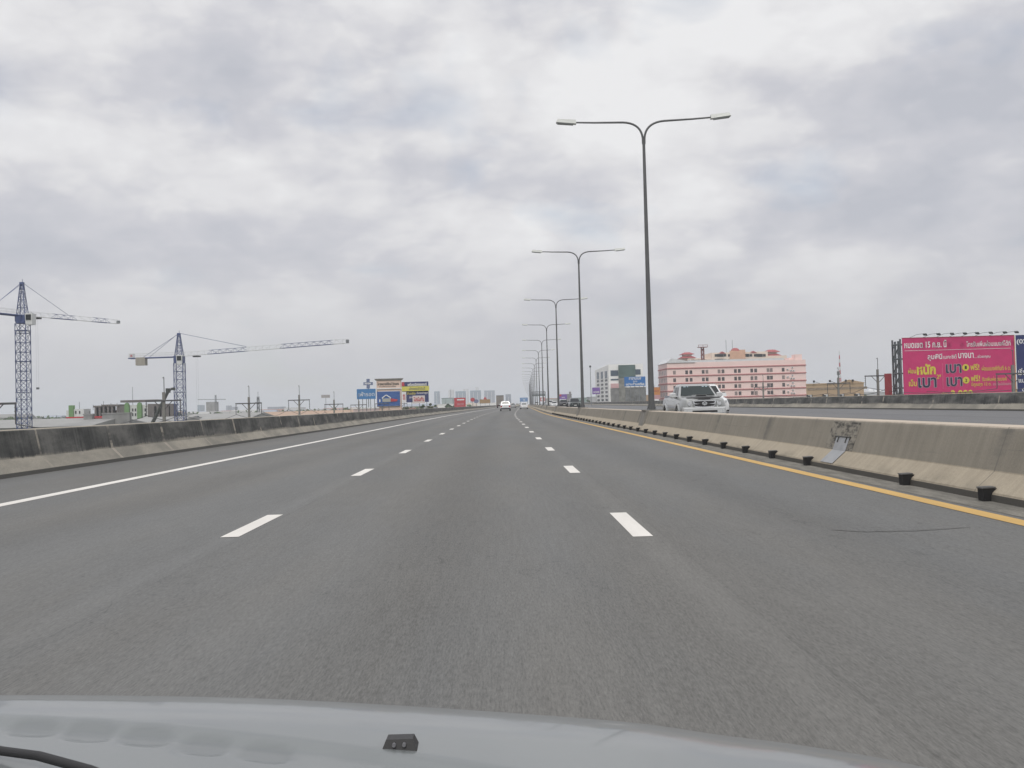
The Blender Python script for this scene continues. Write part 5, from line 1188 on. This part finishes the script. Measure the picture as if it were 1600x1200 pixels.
# oncoming traffic beyond the pickup
ON = [('suv', 'dark green pickup-like car, nearest of the distant oncoming cars', 897.5, 172, P_DRK), ('pickup', 'black oncoming pickup behind the dark green car', 880.5, 205, P_BLK),
      ('sedan', 'white oncoming saloon between the third and fourth lamp posts', 865.8, 270, P_WHT), ('van', 'white oncoming van behind the white oncoming saloon', 860.3, 345, P_WHT),
      ('sedan', 'pale oncoming saloon low beside the fourth lamp post', 850.3, 380, P_SIL), ('van', 'tiny white oncoming van seen between the fifth and sixth lamp posts', 839, 520, P_WHT)]
for kd, lab, px, D_, pm in ON:
    x = fx(px, D_); vehicle(kd, lab, 'car', x, D_, opz(max(6.2, x - drift(D_))), .0, pm, 'car' if kd != 'van' else 'van')

# ------------------------------------------------------------------ the car the photo is taken from: its bonnet
HP = [(-1.3, .885), (-1.0, .905), (-.75, .912), (-.498, .908), (-.311, .901), (-.186, .893), (0, .876), (.126, .862), (.207, .848), (.281, .8365), (.387, .815), (.46, .79), (.53, .75), (.58, .68), (.61, .58), (.615, .45)]
def cat_(x):
    for i in range(len(HP) - 1):
        if x <= HP[i + 1][0]:
            t = (x - HP[i][0]) / (HP[i + 1][0] - HP[i][0]); m = lambda j: (HP[min(j + 1, len(HP) - 1)][1] - HP[max(j - 1, 0)][1]) / (HP[min(j + 1, len(HP) - 1)][0] - HP[max(j - 1, 0)][0])
            d = HP[i + 1][0] - HP[i][0]; a, c = HP[i][1], HP[i + 1][1]
            return a * (2 * t ** 3 - 3 * t * t + 1) + m(i) * d * (t ** 3 - 2 * t * t + t) + c * (3 * t * t - 2 * t ** 3) + m(i + 1) * d * (t ** 3 - t * t)
    return HP[-1][1]
CREASE = [(-1.3, .93), (-.435, .874), (-.28, .85), (-.144, .826), (.0, .79), (.2, .72), (.7, .6)]
def crease(x):
    for (a, p), (b_, q) in zip(CREASE, CREASE[1:]):
        if x <= b_: return p + (q - p) * (x - a) / (b_ - a)
    return CREASE[-1][1]
def hood_z(x, y):
    z = cat_(x) + .0255; e = max(0, y - .85); z -= .93 * e * e if y < 1.35 else .93 * .25 + (y - 1.35) * 1.6
    d = crease(x) - y
    s = min(1, max(0, d / .022)); s = s * s * (3 - 2 * s); z -= .006 * s * max(0, min(1, (.35 - x) * 3)) + .02 * max(0, d)
    return z
cart = thing('car', 'pale silver-blue bonnet of the car the photo is taken from', 'car', (-.36, 1.0, 0))
REFLECTIONS = []
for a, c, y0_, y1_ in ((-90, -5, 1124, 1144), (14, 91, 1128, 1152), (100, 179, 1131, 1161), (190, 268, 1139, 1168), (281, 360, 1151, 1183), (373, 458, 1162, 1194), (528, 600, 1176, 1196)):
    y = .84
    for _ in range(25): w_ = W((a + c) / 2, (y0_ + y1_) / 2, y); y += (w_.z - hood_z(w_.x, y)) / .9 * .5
    REFLECTIONS.append((w_.x, y, (c - a) / 2 / F * y * 1.1, (y1_ - y0_) / 2 / F * y * y / .285 * .80, 1 if a < 500 else .35))
def reflection_dip(x, y):      # dim blurred reflections painted into the bonnet colour, with a slight dip
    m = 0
    for cx_, cy_, hx_, hy_, am in REFLECTIONS:
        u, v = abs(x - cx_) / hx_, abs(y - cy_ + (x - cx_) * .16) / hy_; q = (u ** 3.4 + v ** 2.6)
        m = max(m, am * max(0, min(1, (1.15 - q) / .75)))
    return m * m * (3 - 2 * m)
hb = NB('bonnet_paint', .36); at_ = hb.nt.nodes.new('ShaderNodeAttribute'); at_.attribute_name = 'reflection_dip'
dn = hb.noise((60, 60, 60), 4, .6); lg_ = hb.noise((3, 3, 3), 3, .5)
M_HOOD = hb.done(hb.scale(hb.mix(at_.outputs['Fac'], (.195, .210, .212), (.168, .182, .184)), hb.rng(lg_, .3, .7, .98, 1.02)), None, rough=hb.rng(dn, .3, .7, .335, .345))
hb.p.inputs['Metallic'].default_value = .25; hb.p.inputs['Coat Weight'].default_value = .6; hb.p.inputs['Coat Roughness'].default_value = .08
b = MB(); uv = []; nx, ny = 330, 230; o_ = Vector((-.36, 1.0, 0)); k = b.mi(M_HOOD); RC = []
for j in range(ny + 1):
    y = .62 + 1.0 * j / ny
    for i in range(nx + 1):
        x = -1.3 + 1.915 * i / nx; m = reflection_dip(x, y) if y < .95 else 0; RC.append(m); uv.append((x, y)); b.v.append((x - o_.x, y - o_.y, hood_z(x, y) - .0015 * m))
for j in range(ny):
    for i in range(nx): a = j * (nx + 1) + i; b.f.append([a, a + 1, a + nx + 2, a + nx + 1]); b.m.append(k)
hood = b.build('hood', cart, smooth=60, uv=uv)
fa = hood.data.attributes.new('reflection_dip', 'FLOAT', 'POINT'); fa.data.foreach_set('value', RC)
def on_hood(x, y, dz=0): return (x - o_.x, y - o_.y, hood_z(x, y) + dz)
# washer jet with its two nozzles
wx, wy = W(625, 1173, .82).x, .825
b = MB(); zb = hood_z(wx, wy) - o_.z; X = wx - o_.x; Y = wy - o_.y
b.hexa([(X - .0145, Y - .012, zb - .002), (X + .0145, Y - .012, zb - .002), (X + .0145, Y + .01, zb - .003), (X - .0145, Y + .01, zb - .003)], [(X - .0105, Y - .008, zb + .0072), (X + .0105, Y - .008, zb + .0072), (X + .0105, Y + .008, zb + .0062), (X - .0105, Y + .008, zb + .0062)], BLACK); wj = b.build('washer_jet', cart)
for q in (-.004, .004): b = MB(); b.disc((X + q, zb + .0038), .0015, Y - .0125, Y - .0095, mat('nozzle_grey', (.16, .16, .17), .4), 12, 'y'); b.build('nozzle', wj)
b = MB(); pts = []
for q0, q1 in ((-60, 1158), (0, 1173), (60, 1181), (140, 1203), (220, 1235), (420, 1330)):
    y = .80 - (q0 + 60) * .0003; w_ = W(q0, q1, y); pts.append((w_.x - o_.x, w_.y - o_.y, max(w_.z, hood_z(w_.x, w_.y) + .004)))
b.tube(pts, .0036, BLACK, 8); b.build('wiper', cart, smooth=60)
# ------------------------------------------------------------------ hazy air
hm = bpy.data.materials.new('haze'); hm.use_nodes = True; nt = hm.node_tree; nt.nodes.clear()
pv = nt.nodes.new('ShaderNodeVolumePrincipled'); pv.inputs['Color'].default_value = (.90, .94, 1.0, 1); pv.inputs['Density'].default_value = .00031
pv.inputs['Anisotropy'].default_value = .1
om = nt.nodes.new('ShaderNodeOutputMaterial'); nt.links.new(pv.outputs[0], om.inputs['Volume'])
b = MB(); b.box(-7200, 7200, -800, 9200, GZ - 1, 75, hm); tag(b.build('haze'), kind='stuff')
